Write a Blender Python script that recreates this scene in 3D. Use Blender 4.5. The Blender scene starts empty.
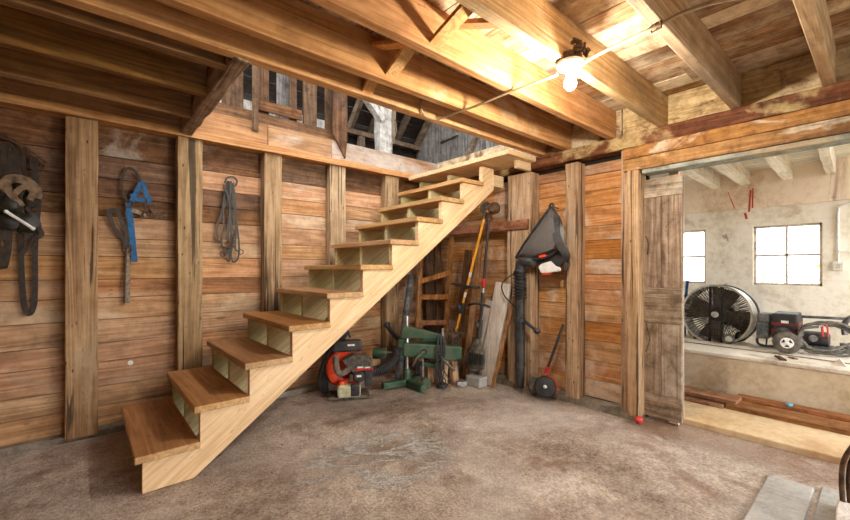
import bpy, math, random
from mathutils import Vector, Matrix
random.seed(7)
PI = math.pi
SC = bpy.context.scene
COL = SC.collection
V = Vector

# ------------------------------------------------------------------ camera
FOC, YAW, CY, HC, CX = 394.0, 0.7086, 268.0, 1.122, 424.0
SN, CS = math.sin(YAW), math.cos(YAW)
cam_d = bpy.data.cameras.new('camera')
cam = bpy.data.objects.new('camera', cam_d)
COL.objects.link(cam)
cam.location = (0, 0, HC)
cam.rotation_euler = (PI / 2, 0, -YAW)
cam_d.sensor_width = 36
cam_d.lens = FOC / 850 * 36
cam_d.shift_x = (425 - CX) / 850
cam_d.shift_y = (CY - 260) / 850
cam_d.clip_start = 0.02
SC.camera = cam


def at(u, v, ax, val):
    """World point seen at photo position (u, v) on the plane ax = val."""
    a, b = (u - CX) / FOC, -(v - CY) / FOC
    r = V((SN + a * CS, CS - a * SN, b))
    i = 'XYZ'.index(ax)
    o = V((0, 0, HC))
    return o + r * ((val - o[i]) / r[i])


# ------------------------------------------------------------------ materials
def lin(c):
    return tuple(((x / 255) / 12.92 if x / 255 <= .04045 else ((x / 255 + .055) / 1.055) ** 2.4) for x in c[:3]) + (1,)


class NT:
    def __init__(s, name):
        s.m = bpy.data.materials.new(name)
        s.m.use_nodes = True
        s.t = s.m.node_tree
        s.t.nodes.clear()
        s.out = s.n('ShaderNodeOutputMaterial')

    def n(s, typ, props=None, **ins):
        nd = s.t.nodes.new(typ)
        for k, v in (props or {}).items():
            setattr(nd, k, v)
        for k, v in ins.items():
            key = int(k[1:]) if k[0] == 'i' and k[1:].isdigit() else k.replace('_', ' ')
            s.set(nd.inputs[key], v)
        return nd

    def set(s, sock, v):
        if isinstance(v, bpy.types.NodeSocket):
            s.t.links.new(v, sock)
        elif isinstance(v, bpy.types.Node):
            s.t.links.new(v.outputs[0], sock)
        else:
            sock.default_value = v

    def math(s, op, a, b=0.0, c=0.0, clamp=False):
        return s.n('ShaderNodeMath', {'operation': op, 'use_clamp': clamp}, i0=a, i1=b, i2=c).outputs[0]

    def vmath(s, op, a, b):
        return s.n('ShaderNodeVectorMath', {'operation': op}, i0=a, i1=b).outputs[0]

    def noise(s, vec, scale, detail=5, rough=.55, dist=0.0):
        return s.n('ShaderNodeTexNoise', Vector=vec, Scale=scale, Detail=detail, Roughness=rough, Distortion=dist).outputs[0]

    def maprange(s, v, a, b, c=0.0, d=1.0):
        return s.n('ShaderNodeMapRange', {'interpolation_type': 'SMOOTHSTEP'}, i0=v, i1=a, i2=b, i3=c, i4=d).outputs[0]

    def mix(s, fac, a, b, mode='MIX'):
        nd = s.n('ShaderNodeMix', {'data_type': 'RGBA', 'blend_type': mode, 'clamp_factor': True})
        s.set(nd.inputs[0], fac)
        s.set(nd.inputs[6], a)
        s.set(nd.inputs[7], b)
        return nd.outputs[2]

    def ramp(s, fac, stops):
        nd = s.n('ShaderNodeValToRGB', Fac=fac)
        e = nd.color_ramp.elements
        while len(e) < len(stops):
            e.new(.5)
        for el, (p, c) in zip(e, stops):
            el.position = p
            el.color = lin(c)
        return nd.outputs[0]

    def finish(s, color, rough=.7, metal=0.0, bump=None, bstr=.3, bdist=.004, spec=.3, **kw):
        p = s.n('ShaderNodeBsdfPrincipled', Base_Color=color, Roughness=rough, Metallic=metal, **kw)
        p.inputs['Specular IOR Level'].default_value = spec
        if bump is not None:
            b = s.n('ShaderNodeBump', Strength=bstr, Distance=bdist, Height=bump)
            s.set(p.inputs['Normal'], b)
        s.t.links.new(p.outputs[0], s.out.inputs[0])
        return s.m


def wood(name, cols, axis='X', grain=1.0, tone=.3, stains=(), rough=.75, knots=.5, bstr=.35, cracks=0.0, freq=34, grime=1.0):
    """cols = dark, mid, light.  stains = (colour, scale, low, high, strength[, stretch along the grain])."""
    t = NT(name)
    tc = t.n('ShaderNodeTexCoord').outputs['Object']
    isl = t.n('ShaderNodeNewGeometry').outputs['Random Per Island']
    orn = t.n('ShaderNodeObjectInfo').outputs['Random']
    rnd = t.math('FRACT', t.math('ADD', t.math('MULTIPLY', isl, 7.31), t.math('MULTIPLY', orn, 3.17)))
    off = t.n('ShaderNodeCombineXYZ', X=t.math('MULTIPLY', rnd, 31.7), Y=t.math('MULTIPLY', rnd, 57.3), Z=t.math('MULTIPLY', rnd, 91.1)).outputs[0]
    co = t.vmath('ADD', tc, off)

    def st(al, ac):
        sc = [ac, ac, ac]
        sc['XYZ'.index(axis)] = al
        return t.vmath('MULTIPLY', co, tuple(sc))
    low = t.noise(st(.45 * grain, 7.0 * grain), 1.0, 2, .5, .1)
    g = t.math('MULTIPLY_ADD', t.math('SINE', t.math('MULTIPLY', low, freq * 2)), .5, .5)
    fib = t.noise(st(3.0, 130), 1.0, 3, .6)
    mid = t.noise(st(1.2, 14), 1.0, 5, .65)
    f = t.math('ADD', t.math('ADD', t.math('MULTIPLY', g, .13), t.math('MULTIPLY', fib, .42)), t.math('MULTIPLY', mid, .47))
    col = t.ramp(f, [(.30, cols[0]), (.51, cols[1]), (.72, cols[2])])
    if knots:
        vo = t.n('ShaderNodeTexVoronoi', Vector=st(1.5, 4.5), Scale=1.0, Randomness=1.0).outputs['Distance']
        kn = t.maprange(vo, .03, .085, knots, 0.0)
        col = t.mix(kn, col, lin([c * .38 for c in cols[0]]))
    for s in stains:
        sx = s[5] if len(s) > 5 else .35
        sn = t.noise(st(s[1] * sx, s[1]), 1.0, 7, .62, .5)
        col = t.mix(t.maprange(sn, s[2], s[3], 0.0, s[4]), col, lin(s[0]))
    dirt = t.noise(co, 11, 9, .72, .3)
    col = t.mix(grime, col, t.ramp(dirt, [(.34, (176, 166, 158)), (.5, (232, 228, 224)), (.62, (255, 255, 255))]), 'MULTIPLY')
    speck = t.noise(st(14, 60), 1.0, 3, .6)
    col = t.mix(t.maprange(speck, .64, .72, 0, .45), col, lin([c * .5 for c in cols[0]]))
    hgt = t.math('ADD', t.math('MULTIPLY', fib, .6), t.math('MULTIPLY', g, .25))
    if cracks:
        cn = t.noise(st(.9, 30), 1.0, 3, .5, .6)
        cm = t.maprange(cn, .575, .63, 0.0, cracks)
        col = t.mix(cm, col, lin([c * .3 for c in cols[0]]))
        pit = t.n('ShaderNodeTexVoronoi', Vector=st(9, 22), Scale=1.0).outputs['Distance']
        gate = t.maprange(t.noise(st(1.5, 3), 1.0, 2), .42, .54)
        pm = t.math('MULTIPLY', t.maprange(pit, .06, .15, cracks, 0.0), gate)
        col = t.mix(pm, col, lin([c * .22 for c in cols[0]]))
        hgt = t.math('SUBTRACT', hgt, t.math('ADD', t.math('MULTIPLY', cm, .8), pm))
    val = t.math('MULTIPLY_ADD', rnd, 2 * tone, 1 - tone)
    sat = t.math('MULTIPLY_ADD', t.math('FRACT', t.math('MULTIPLY', rnd, 13.7)), .2, .92)
    hue = t.math('MULTIPLY_ADD', t.math('FRACT', t.math('MULTIPLY', rnd, 5.3)), .012, .498)
    col = t.n('ShaderNodeHueSaturation', Hue=hue, Saturation=sat, Value=val, Color=col).outputs[0]
    return t.finish(col, rough, 0, hgt, bstr, .004, .25)


def plain(name, col, rough=.5, metal=0.0, var=.15, scale=25, spec=.4, dust=None, bump=.1):
    t = NT(name)
    tc = t.n('ShaderNodeTexCoord').outputs['Object']
    n = t.noise(tc, scale, 5, .6)
    c2 = [max(0, min(255, x * (1 - var * 1.6))) for x in col]
    c3 = [max(0, min(255, x * (1 + var))) for x in col]
    c = t.ramp(n, [(.3, c2), (.5, col), (.72, c3)])
    if dust:
        d = t.noise(tc, scale * .45, 6, .65)
        c = t.mix(t.maprange(d, .42, .62, 0, dust[1]), c, lin(dust[0]))
    return t.finish(c, rough, metal, n, bump, .003, spec)


def glow(name, col, strength):
    t = NT(name)
    e = t.n('ShaderNodeEmission', Color=lin(col), Strength=strength)
    t.t.links.new(e.outputs[0], t.out.inputs[0])
    return t.m


def glass_pane(name):
    t = NT(name)
    tr = t.n('ShaderNodeBsdfTransparent', Color=(.93, .95, .95, 1))
    gl = t.n('ShaderNodeBsdfGlossy', Roughness=.05)
    mx = t.n('ShaderNodeMixShader', Fac=.06)
    t.t.links.new(tr.outputs[0], mx.inputs[1])
    t.t.links.new(gl.outputs[0], mx.inputs[2])
    t.t.links.new(mx.outputs[0], t.out.inputs[0])
    return t.m


def dirt_floor():
    t = NT('packed_dirt_concrete')
    tc = t.n('ShaderNodeTexCoord').outputs['Object']
    n1 = t.noise(tc, 1.3, 7, .62, .4)
    n2 = t.noise(tc, 9, 8, .68)
    n3 = t.noise(tc, 70, 5, .7)
    f = t.math('ADD', t.math('ADD', t.math('MULTIPLY', n1, .5), t.math('MULTIPLY', n2, .3)), t.math('MULTIPLY', n3, .42))
    f = t.math('MULTIPLY_ADD', f, .86, 0.0)
    col = t.ramp(f, [(.41, (106, 89, 76)), (.48, (158, 140, 125)), (.54, (188, 172, 157)), (.62, (224, 212, 198))])
    rust = t.noise(tc, 2.3, 6, .6, .6)
    col = t.mix(t.maprange(rust, .53, .66, 0, .6), col, lin((128, 94, 68)))
    grey = t.noise(t.vmath('ADD', tc, (7, 3, 1)), 1.1, 5, .6, .3)
    col = t.mix(t.maprange(grey, .47, .58, 0, .5), col, t.mix(.6, col, lin((180, 172, 164))))
    # pale mineral crust in ragged ridges near the middle of the floor
    sep = t.n('ShaderNodeSeparateXYZ', Vector=tc)
    dx = t.math('DIVIDE', t.math('SUBTRACT', sep.outputs[0], 1.32), .5)
    dy = t.math('DIVIDE', t.math('SUBTRACT', sep.outputs[1], 1.95), .36)
    rr = t.math('ADD', t.math('MULTIPLY', dx, dx), t.math('MULTIPLY', dy, dy))
    gate = t.maprange(rr, .25, 1.3, 1, 0)
    rot = t.n('ShaderNodeVectorRotate', {'rotation_type': 'Z_AXIS'}, Vector=tc, Angle=.62).outputs[0]
    st = t.vmath('MULTIPLY', rot, (1.6, 4.2, 1))
    cr = t.noise(st, 1.0, 9, .68, .3)
    band = t.math('ABSOLUTE', t.math('SUBTRACT', cr, .5))
    crust = t.math('MULTIPLY', t.maprange(band, .012, .055, 1, 0), gate)
    crust = t.math('MULTIPLY', crust, t.maprange(n3, .38, .55, .45, 1))
    col = t.mix(t.math('MULTIPLY', crust, .95), col, lin((240, 237, 230)))
    # reddish-brown strip along the sill between this room and the annex
    red = t.math('MULTIPLY', t.maprange(t.math('ADD', sep.outputs[0], t.math('MULTIPLY', n2, .25)), 2.98, 3.14, 0, 1), t.maprange(sep.outputs[1], 1.0, 1.2, 1, 0))
    col = t.mix(t.math('MULTIPLY', red, .85), col, t.mix(.6, col, lin((120, 80, 46))))
    h = t.math('ADD', t.math('ADD', t.math('MULTIPLY', n2, .9), t.math('MULTIPLY', n3, .5)), t.math('MULTIPLY', crust, .7))
    return t.finish(col, t.maprange(n1, .35, .65, .55, .85), 0, h, .9, .022, .35)


def concrete(name, base, dark, light, stain=None, scale=2.0, bstr=.4, lines=None):
    t = NT(name)
    tc = t.n('ShaderNodeTexCoord').outputs['Object']
    n1 = t.noise(tc, scale, 7, .62, .3)
    n2 = t.noise(tc, scale * 12, 6, .7)
    f = t.math('ADD', t.math('MULTIPLY', n1, .65), t.math('MULTIPLY', n2, .4))
    col = t.ramp(f, [(.36, dark), (.52, base), (.7, light)])
    for s in (stain or ()):
        sn = t.noise(t.vmath('MULTIPLY', t.vmath('ADD', tc, (s[1], 2, 5)), s[5] if len(s) > 5 else (1, 1, 1)), s[1], 7, .65, .5)
        col = t.mix(t.maprange(sn, s[2], s[3], 0, s[4]), col, lin(s[0]))
    h = n2
    if lines:   # block courses
        br = t.n('ShaderNodeTexBrick', {'offset': .5}, Vector=t.n('ShaderNodeCombineXYZ', X=t.n('ShaderNodeSeparateXYZ', Vector=tc).outputs[1], Y=t.n('ShaderNodeSeparateXYZ', Vector=tc).outputs[2], Z=0.0).outputs[0], Scale=1.0)
        br.inputs['Color1'].default_value = (1, 1, 1, 1)
        br.inputs['Color2'].default_value = (1, 1, 1, 1)
        br.inputs['Mortar'].default_value = (0, 0, 0, 1)
        br.inputs['Mortar Size'].default_value = .004
        br.inputs['Mortar Smooth'].default_value = .6
        br.inputs['Brick Width'].default_value = .42
        br.inputs['Row Height'].default_value = .2
        m = t.math('SUBTRACT', 1.0, br.outputs['Color'])
        m = t.math('MULTIPLY', m, t.maprange(n1, .4, .6, .1, .8))
        col = t.mix(t.math('MULTIPLY', m, .45), col, lin(dark))
        h = t.math('SUBTRACT', n2, m)
    return t.finish(col, .85, 0, h, bstr, .008, .2)


# wood palette
CREAM, WHITEW, DK = (214, 196, 160), (206, 200, 188), (52, 40, 30)
M = {}
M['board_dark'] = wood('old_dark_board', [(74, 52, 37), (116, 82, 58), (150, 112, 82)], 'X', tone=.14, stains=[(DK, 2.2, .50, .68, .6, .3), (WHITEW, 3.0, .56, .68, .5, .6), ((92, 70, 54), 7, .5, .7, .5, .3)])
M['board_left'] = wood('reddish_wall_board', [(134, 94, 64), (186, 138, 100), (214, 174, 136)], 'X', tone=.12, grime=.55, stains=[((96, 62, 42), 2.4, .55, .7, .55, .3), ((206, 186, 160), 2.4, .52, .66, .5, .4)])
M['board_right'] = wood('orange_wall_board', [(140, 92, 54), (192, 136, 88), (220, 172, 124)], 'Y', tone=.12, grime=.6, stains=[((214, 200, 184), 2.2, .5, .66, .65, 1.2), ((92, 50, 30), 2.0, .6, .74, .55, .4)])
M['board_gap'] = plain('dark_backing', (34, 26, 20), .9, var=.2)  # added sheet behind the boards, stops sky light leaking through the gaps
M['post'] = wood('hewn_post', [(112, 86, 62), (166, 134, 102), (198, 170, 136)], 'Z', tone=.12, stains=[((84, 62, 44), 2.5, .56, .72, .45, .3), ((192, 178, 152), 3.5, .6, .72, .3)], cracks=.8, grime=.4)
M['post_right'] = wood('weathered_post', [(126, 98, 76), (178, 146, 118), (208, 180, 152)], 'Z', tone=.12, stains=[((188, 176, 160), 2.5, .54, .7, .5, .3), ((70, 48, 34), 2.0, .62, .74, .5)], cracks=.8, grime=.4)
M['joist_new'] = wood('orange_joist', [(152, 104, 68), (194, 142, 100), (216, 170, 130)], 'X', tone=.1, stains=[((126, 96, 70), 3.0, .57, .7, .45, .4), ((222, 204, 176), 2.6, .6, .72, .4, .6)], grime=.4)
M['joist_old'] = wood('brown_joist', [(84, 58, 38), (128, 90, 56), (162, 118, 74)], 'X', tone=.12, stains=[((66, 50, 38), 3.0, .52, .68, .5, .3)], grime=.4)
M['joist_pale'] = wood('pale_grey_joist', [(136, 106, 78), (184, 152, 118), (214, 188, 156)], 'X', tone=.1, stains=[((120, 106, 92), 2.2, .5, .68, .6, .4), ((226, 212, 190), 3, .58, .7, .5, .6)], grime=.4)
M['ceil'] = wood('ceiling_board', [(112, 80, 54), (166, 126, 92), (204, 168, 130)], 'Y', tone=.16, stains=[((226, 210, 184), 1.4, .44, .58, .8, .5), ((84, 58, 42), 1.5, .54, .68, .65, .4), ((146, 96, 54), 2.4, .58, .7, .5, .6)])
M['ceil_old_shaded'] = wood('ceiling_board_old_shaded', [(80, 62, 48), (126, 100, 78), (164, 138, 112)], 'Y', tone=.2, stains=[((74, 50, 34), 2, .5, .64, .6, .3), ((176, 160, 138), 2, .56, .7, .5, .4)])
M['plate'] = wood('top_plate_board', [(148, 100, 60), (190, 138, 90), (214, 166, 116)], 'X', tone=.1, stains=[((110, 76, 52), 3, .56, .7, .4)], grime=.4)
M['band'] = wood('rim_board', [(126, 82, 52), (172, 120, 80), (202, 154, 112)], 'X', tone=.12, stains=[((196, 190, 182), 1.7, .55, .66, .7, .45), ((70, 50, 36), 2.2, .58, .7, .5)], grime=.4)
M['band_white'] = wood('limed_rim_board', [(126, 86, 58), (168, 122, 86), (198, 156, 118)], 'X', tone=.1, stains=[((196, 188, 178), 1.6, .46, .58, .7, .45), ((70, 50, 36), 2.2, .58, .7, .5)], grime=.4)
M['maroon'] = wood('maroon_painted_beam', [(84, 50, 38), (120, 74, 56), (150, 100, 78)], 'Y', tone=.08, stains=[((206, 182, 140), 3.2, .52, .62, .8, .7), ((150, 98, 58), 2, .58, .68, .6), ((60, 32, 26), 4, .58, .68, .6)], cracks=.4)
M['cream'] = wood('cream_flaking_board', [(168, 138, 104), (212, 186, 148), (230, 212, 178)], 'Y', tone=.06, stains=[((110, 66, 44), 3.5, .54, .62, .8, .8), ((140, 100, 64), 6, .55, .66, .6)], knots=0)
M['lintel'] = wood('orange_painted_lintel', [(132, 90, 42), (178, 126, 66), (200, 152, 94)], 'Y', tone=.08, stains=[((226, 208, 184), 4.5, .60, .66, .9, .5), ((100, 60, 36), 2.5, .58, .7, .6, .3), ((200, 170, 130), 2, .6, .7, .4)], cracks=.3)
M['bluegrey'] = wood('blue_grey_painted_board', [(120, 128, 122), (158, 168, 162), (186, 192, 184)], 'Y', tone=.06, stains=[((190, 160, 116), 3, .54, .66, .6)], knots=0)
M['door'] = wood('grey_door_board', [(112, 94, 80), (158, 138, 120), (192, 174, 156)], 'Z', tone=.14, stains=[((200, 188, 168), 2.0, .5, .64, .6, .5), ((88, 62, 48), 2.4, .56, .7, .55, .4)], cracks=.35)
M['door_rail'] = wood('grey_door_rail', [(120, 102, 86), (168, 148, 128), (200, 182, 162)], 'Y', tone=.14, stains=[((206, 196, 178), 2.0, .5, .64, .6, .5), ((96, 66, 50), 2.4, .56, .7, .5, .4)], cracks=.3)
M['pine'] = wood('new_pine', [(194, 156, 114), (222, 190, 148), (236, 212, 176)], 'X', tone=.06, grain=1.4, knots=.35, bstr=.12, rough=.6, freq=26, grime=.12)
M['treated'] = wood('green_treated_pine', [(152, 134, 92), (192, 176, 132), (216, 202, 162)], 'X', tone=.1, grain=1.4, knots=.5, bstr=.12, rough=.65, stains=[((140, 150, 118), 2, .5, .66, .5)], freq=26, grime=.2)
M['tread'] = wood('stained_tread', [(142, 94, 56), (176, 124, 78), (198, 150, 102)], 'Y', tone=.08, grain=1.2, knots=.25, bstr=.12, rough=.6, stains=[((120, 84, 58), 2.5, .58, .72, .4)], freq=24, grime=.25)
M['tread_edge'] = wood('pale_tread_edge', [(152, 112, 70), (190, 150, 102), (212, 178, 132)], 'Y', tone=.08, grain=1.2, knots=.2, bstr=.12, rough=.6, freq=24, grime=.2)
M['pole'] = wood('weathered_round_beam', [(124, 104, 86), (166, 144, 122), (196, 178, 156)], 'Y', tone=.05, stains=[((200, 188, 170), 4, .58, .68, .6), ((70, 54, 42), 3, .56, .7, .5)], cracks=.5)
M['brace'] = wood('bridging_strip', [(170, 116, 66), (212, 158, 100), (232, 186, 132)], 'Z', tone=.1, bstr=.2, grime=.4)
M['loft'] = wood('loft_brown_board', [(62, 44, 32), (98, 70, 50), (130, 98, 74)], 'Z', tone=.15, stains=[((160, 150, 140), 2, .56, .7, .5), ((60, 44, 34), 3, .55, .7, .5)])
M['loft_x'] = wood('loft_brown_rail', [(78, 54, 38), (114, 80, 56), (146, 108, 78)], 'X', tone=.12, stains=[((60, 44, 34), 3, .55, .7, .5)])
M['grey_board'] = wood('silver_grey_board', [(84, 80, 78), (124, 120, 116), (156, 152, 148)], 'Z', tone=.2, stains=[((66, 62, 60), 3, .55, .68, .6)], cracks=.4)
M['roof'] = wood('dark_roof_board', [(30, 25, 22), (48, 40, 34), (66, 56, 48)], 'X', tone=.25)
M['rafter'] = wood('grey_brown_rafter', [(84, 70, 56), (122, 104, 86), (154, 136, 116)], 'Y', tone=.15)
M['white_post'] = wood('white_painted_post', [(168, 164, 156), (214, 212, 206), (236, 234, 228)], 'Z', tone=.04, stains=[((120, 100, 78), 3, .6, .68, .7)], knots=0, cracks=.3)
M['rough_plank'] = wood('grey_white_plank', [(176, 162, 150), (216, 206, 196), (234, 228, 220)], 'Z', tone=.1, stains=[((150, 128, 108), 2.5, .54, .68, .5)], grime=.3)
M['stick'] = wood('brown_stick', [(124, 82, 52), (174, 122, 82), (206, 156, 112)], 'Z', tone=.12)
M['red_rail'] = wood('reddish_rail_board', [(112, 68, 52), (156, 100, 78), (190, 138, 112)], 'Y', tone=.06, stains=[((196, 170, 146), 3, .58, .7, .6)], knots=.2)
M['lumber'] = wood('rust_brown_board', [(110, 72, 50), (152, 106, 76), (182, 138, 106)], 'Y', tone=.15, stains=[((90, 54, 36), 3, .56, .7, .5)], knots=.2)
M['log'] = wood('split_firewood', [(150, 112, 78), (200, 162, 122), (226, 194, 156)], 'Z', tone=.15)
M['white_board'] = wood('whitewashed_ceiling_board', [(190, 184, 166), (222, 216, 202), (238, 234, 224)], 'Y', tone=.1, grime=.35, stains=[((98, 92, 76), 4, .57, .68, .6, .15), ((226, 224, 210), 2, .5, .66, .5)], knots=.2)
M['white_joist'] = wood('whitewashed_joist', [(190, 178, 160), (226, 216, 200), (240, 234, 224)], 'X', tone=.06, grime=.35, stains=[((140, 120, 98), 3, .58, .7, .5)], knots=.2)

M['floor'] = dirt_floor()
M['slab'] = concrete('pale_floor_slab', (172, 170, 164), (140, 136, 128), (196, 194, 188), [((120, 100, 80), 3, .6, .72, .5)], 3)
M['sill'] = concrete('grey_sill', (132, 122, 108), (92, 80, 68), (176, 166, 150), [((70, 56, 44), 5, .54, .7, .6)], 4, .7)
M['annex_floor'] = concrete('sandy_annex_floor', (206, 180, 142), (174, 144, 104), (226, 204, 170), [((160, 112, 66), 1.5, .5, .68, .5)], 2)
M['ledge'] = concrete('poured_ledge', (206, 190, 162), (172, 152, 122), (226, 214, 190), [((150, 138, 112), 1.4, .54, .68, .6), ((196, 150, 116), 2.2, .56, .7, .5)], 1.6)
M['ledge_top'] = concrete('ledge_top', (216, 206, 190), (172, 156, 136), (234, 228, 216), [((120, 104, 86), 2.5, .52, .68, .7)], 2)
M['block'] = concrete('whitewashed_block', (240, 232, 216), (206, 194, 172), (248, 244, 234), [((176, 150, 120), 2.4, .6, .72, .5), ((110, 96, 78), 9, .64, .70, .6)], 1.5, .35, lines=True)
M['lime'] = concrete('limed_upper_wall', (238, 218, 194), (204, 174, 142), (246, 234, 216), [((150, 112, 84), 2.2, .56, .68, .7, (1, 2.2, .35)), ((100, 78, 60), 8, .62, .69, .6)], 1.5, .35)
M['red_paint'] = plain('red_paint_run', (186, 62, 46), .6)
M['black'] = plain('black_plastic', (46, 46, 48), .42, var=.2, dust=((104, 94, 84), .3))
M['black_clean'] = plain('black_rubber', (36, 36, 38), .5, var=.2, dust=((80, 74, 68), .25))
M['mesh'] = plain('charcoal_mesh_fabric', (96, 92, 90), .85, var=.15, scale=120, dust=((110, 98, 86), .35))
M['orange'] = plain('orange_plastic', (232, 70, 30), .4, var=.12, dust=((150, 96, 70), .35))
M['tank'] = plain('cream_fuel_tank', (200, 198, 160), .35, var=.12, dust=((140, 126, 100), .4))
M['white_plastic'] = plain('white_plastic', (226, 224, 218), .4, var=.05)
M['red'] = plain('red_paint', (190, 36, 32), .4, var=.12, dust=((120, 70, 60), .3))
M['red_dark'] = plain('dusty_dark_red', (118, 34, 30), .5, var=.2, dust=((60, 50, 46), .6))
M['green'] = plain('green_enamel', (46, 80, 58), .42, var=.14, scale=14, dust=((120, 112, 92), .35))
M['steel'] = plain('worn_steel', (176, 176, 178), .3, .9, var=.15)
M['dull_steel'] = plain('dull_galvanised_metal', (170, 172, 174), .5, .7, var=.2, dust=((140, 120, 100), .4))
M['rust'] = plain('rusty_metal', (84, 60, 42), .8, .2, var=.35, scale=40)
M['dusty'] = plain('dusty_black_engine', (66, 62, 56), .75, var=.35, scale=40, dust=((132, 118, 98), .55))
M['grey_pipe'] = plain('dark_grey_pipe', (78, 80, 82), .6, .2, var=.25, dust=((150, 146, 140), .5))
M['tan_grip'] = plain('dusty_grip', (112, 98, 84), .8, var=.2)
M['yellow'] = plain('yellow_orange_shaft', (236, 164, 44), .4, var=.1, scale=12)
M['leather'] = plain('dark_leather', (46, 34, 25), .6, var=.35, scale=30, dust=((110, 90, 68), .15))
M['leather_tan'] = plain('dusty_brown_leather', (120, 98, 76), .8, var=.25, scale=30)
M['strap_grey'] = plain('grey_brown_strap', (128, 112, 92), .85, var=.25, scale=40)
M['leather_black'] = plain('black_leather', (34, 30, 23), .5, var=.3, scale=40, dust=((96, 88, 66), .12))
M['blue'] = plain('blue_webbing', (30, 86, 130), .7, var=.2, scale=40)
M['cord'] = plain('tan_cable', (158, 136, 104), .6, var=.12, scale=20)
M['porcelain'] = plain('porcelain', (226, 220, 208), .35, var=.08)
M['hose'] = plain('grey_green_hose', (96, 94, 86), .6, var=.25, dust=((150, 142, 126), .35))
M['tyre'] = plain('dusty_tyre', (84, 78, 70), .85, var=.2, dust=((130, 120, 106), .5))
M['drum'] = plain('fan_drum_metal', (196, 192, 182), .45, .5, var=.12, dust=((150, 136, 116), .4))
M['blade'] = plain('dusty_fan_blade', (100, 91, 80), .6, .2, var=.15)
M['fan_dark'] = plain('fan_dark_wire', (64, 58, 52), .6, .4, var=.2)
M['blue_metal'] = plain('blue_painted_metal', (44, 88, 140), .45, .2, var=.15)
M['glass'] = glass_pane('window_glass')
M['win_frame'] = plain('window_frame_paint', (192, 178, 158), .7, var=.2, dust=((206, 196, 180), .4))
M['bulb'] = glow('lit_bulb', (255, 245, 228), 1150)
M['leaf'] = plain('pale_leaf', (150, 168, 110), .8, var=.25)
M['ground'] = plain('pale_gravel', (206, 200, 188), .9, var=.1, scale=3)
M['yard'] = plain('unseen_grassy_yard', (104, 106, 76), .9, var=.2, scale=3)
M['red_ball'] = plain('red_rubber', (216, 66, 58), .5, var=.08)
M['pale_chip'] = plain('pale_chip', (206, 178, 138), .85, var=.2)
M['paper'] = plain('paper_scrap', (236, 230, 216), .8, var=.05)
M['cyan'] = plain('pale_blue_wrapper', (96, 170, 200), .5, var=.1)


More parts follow.
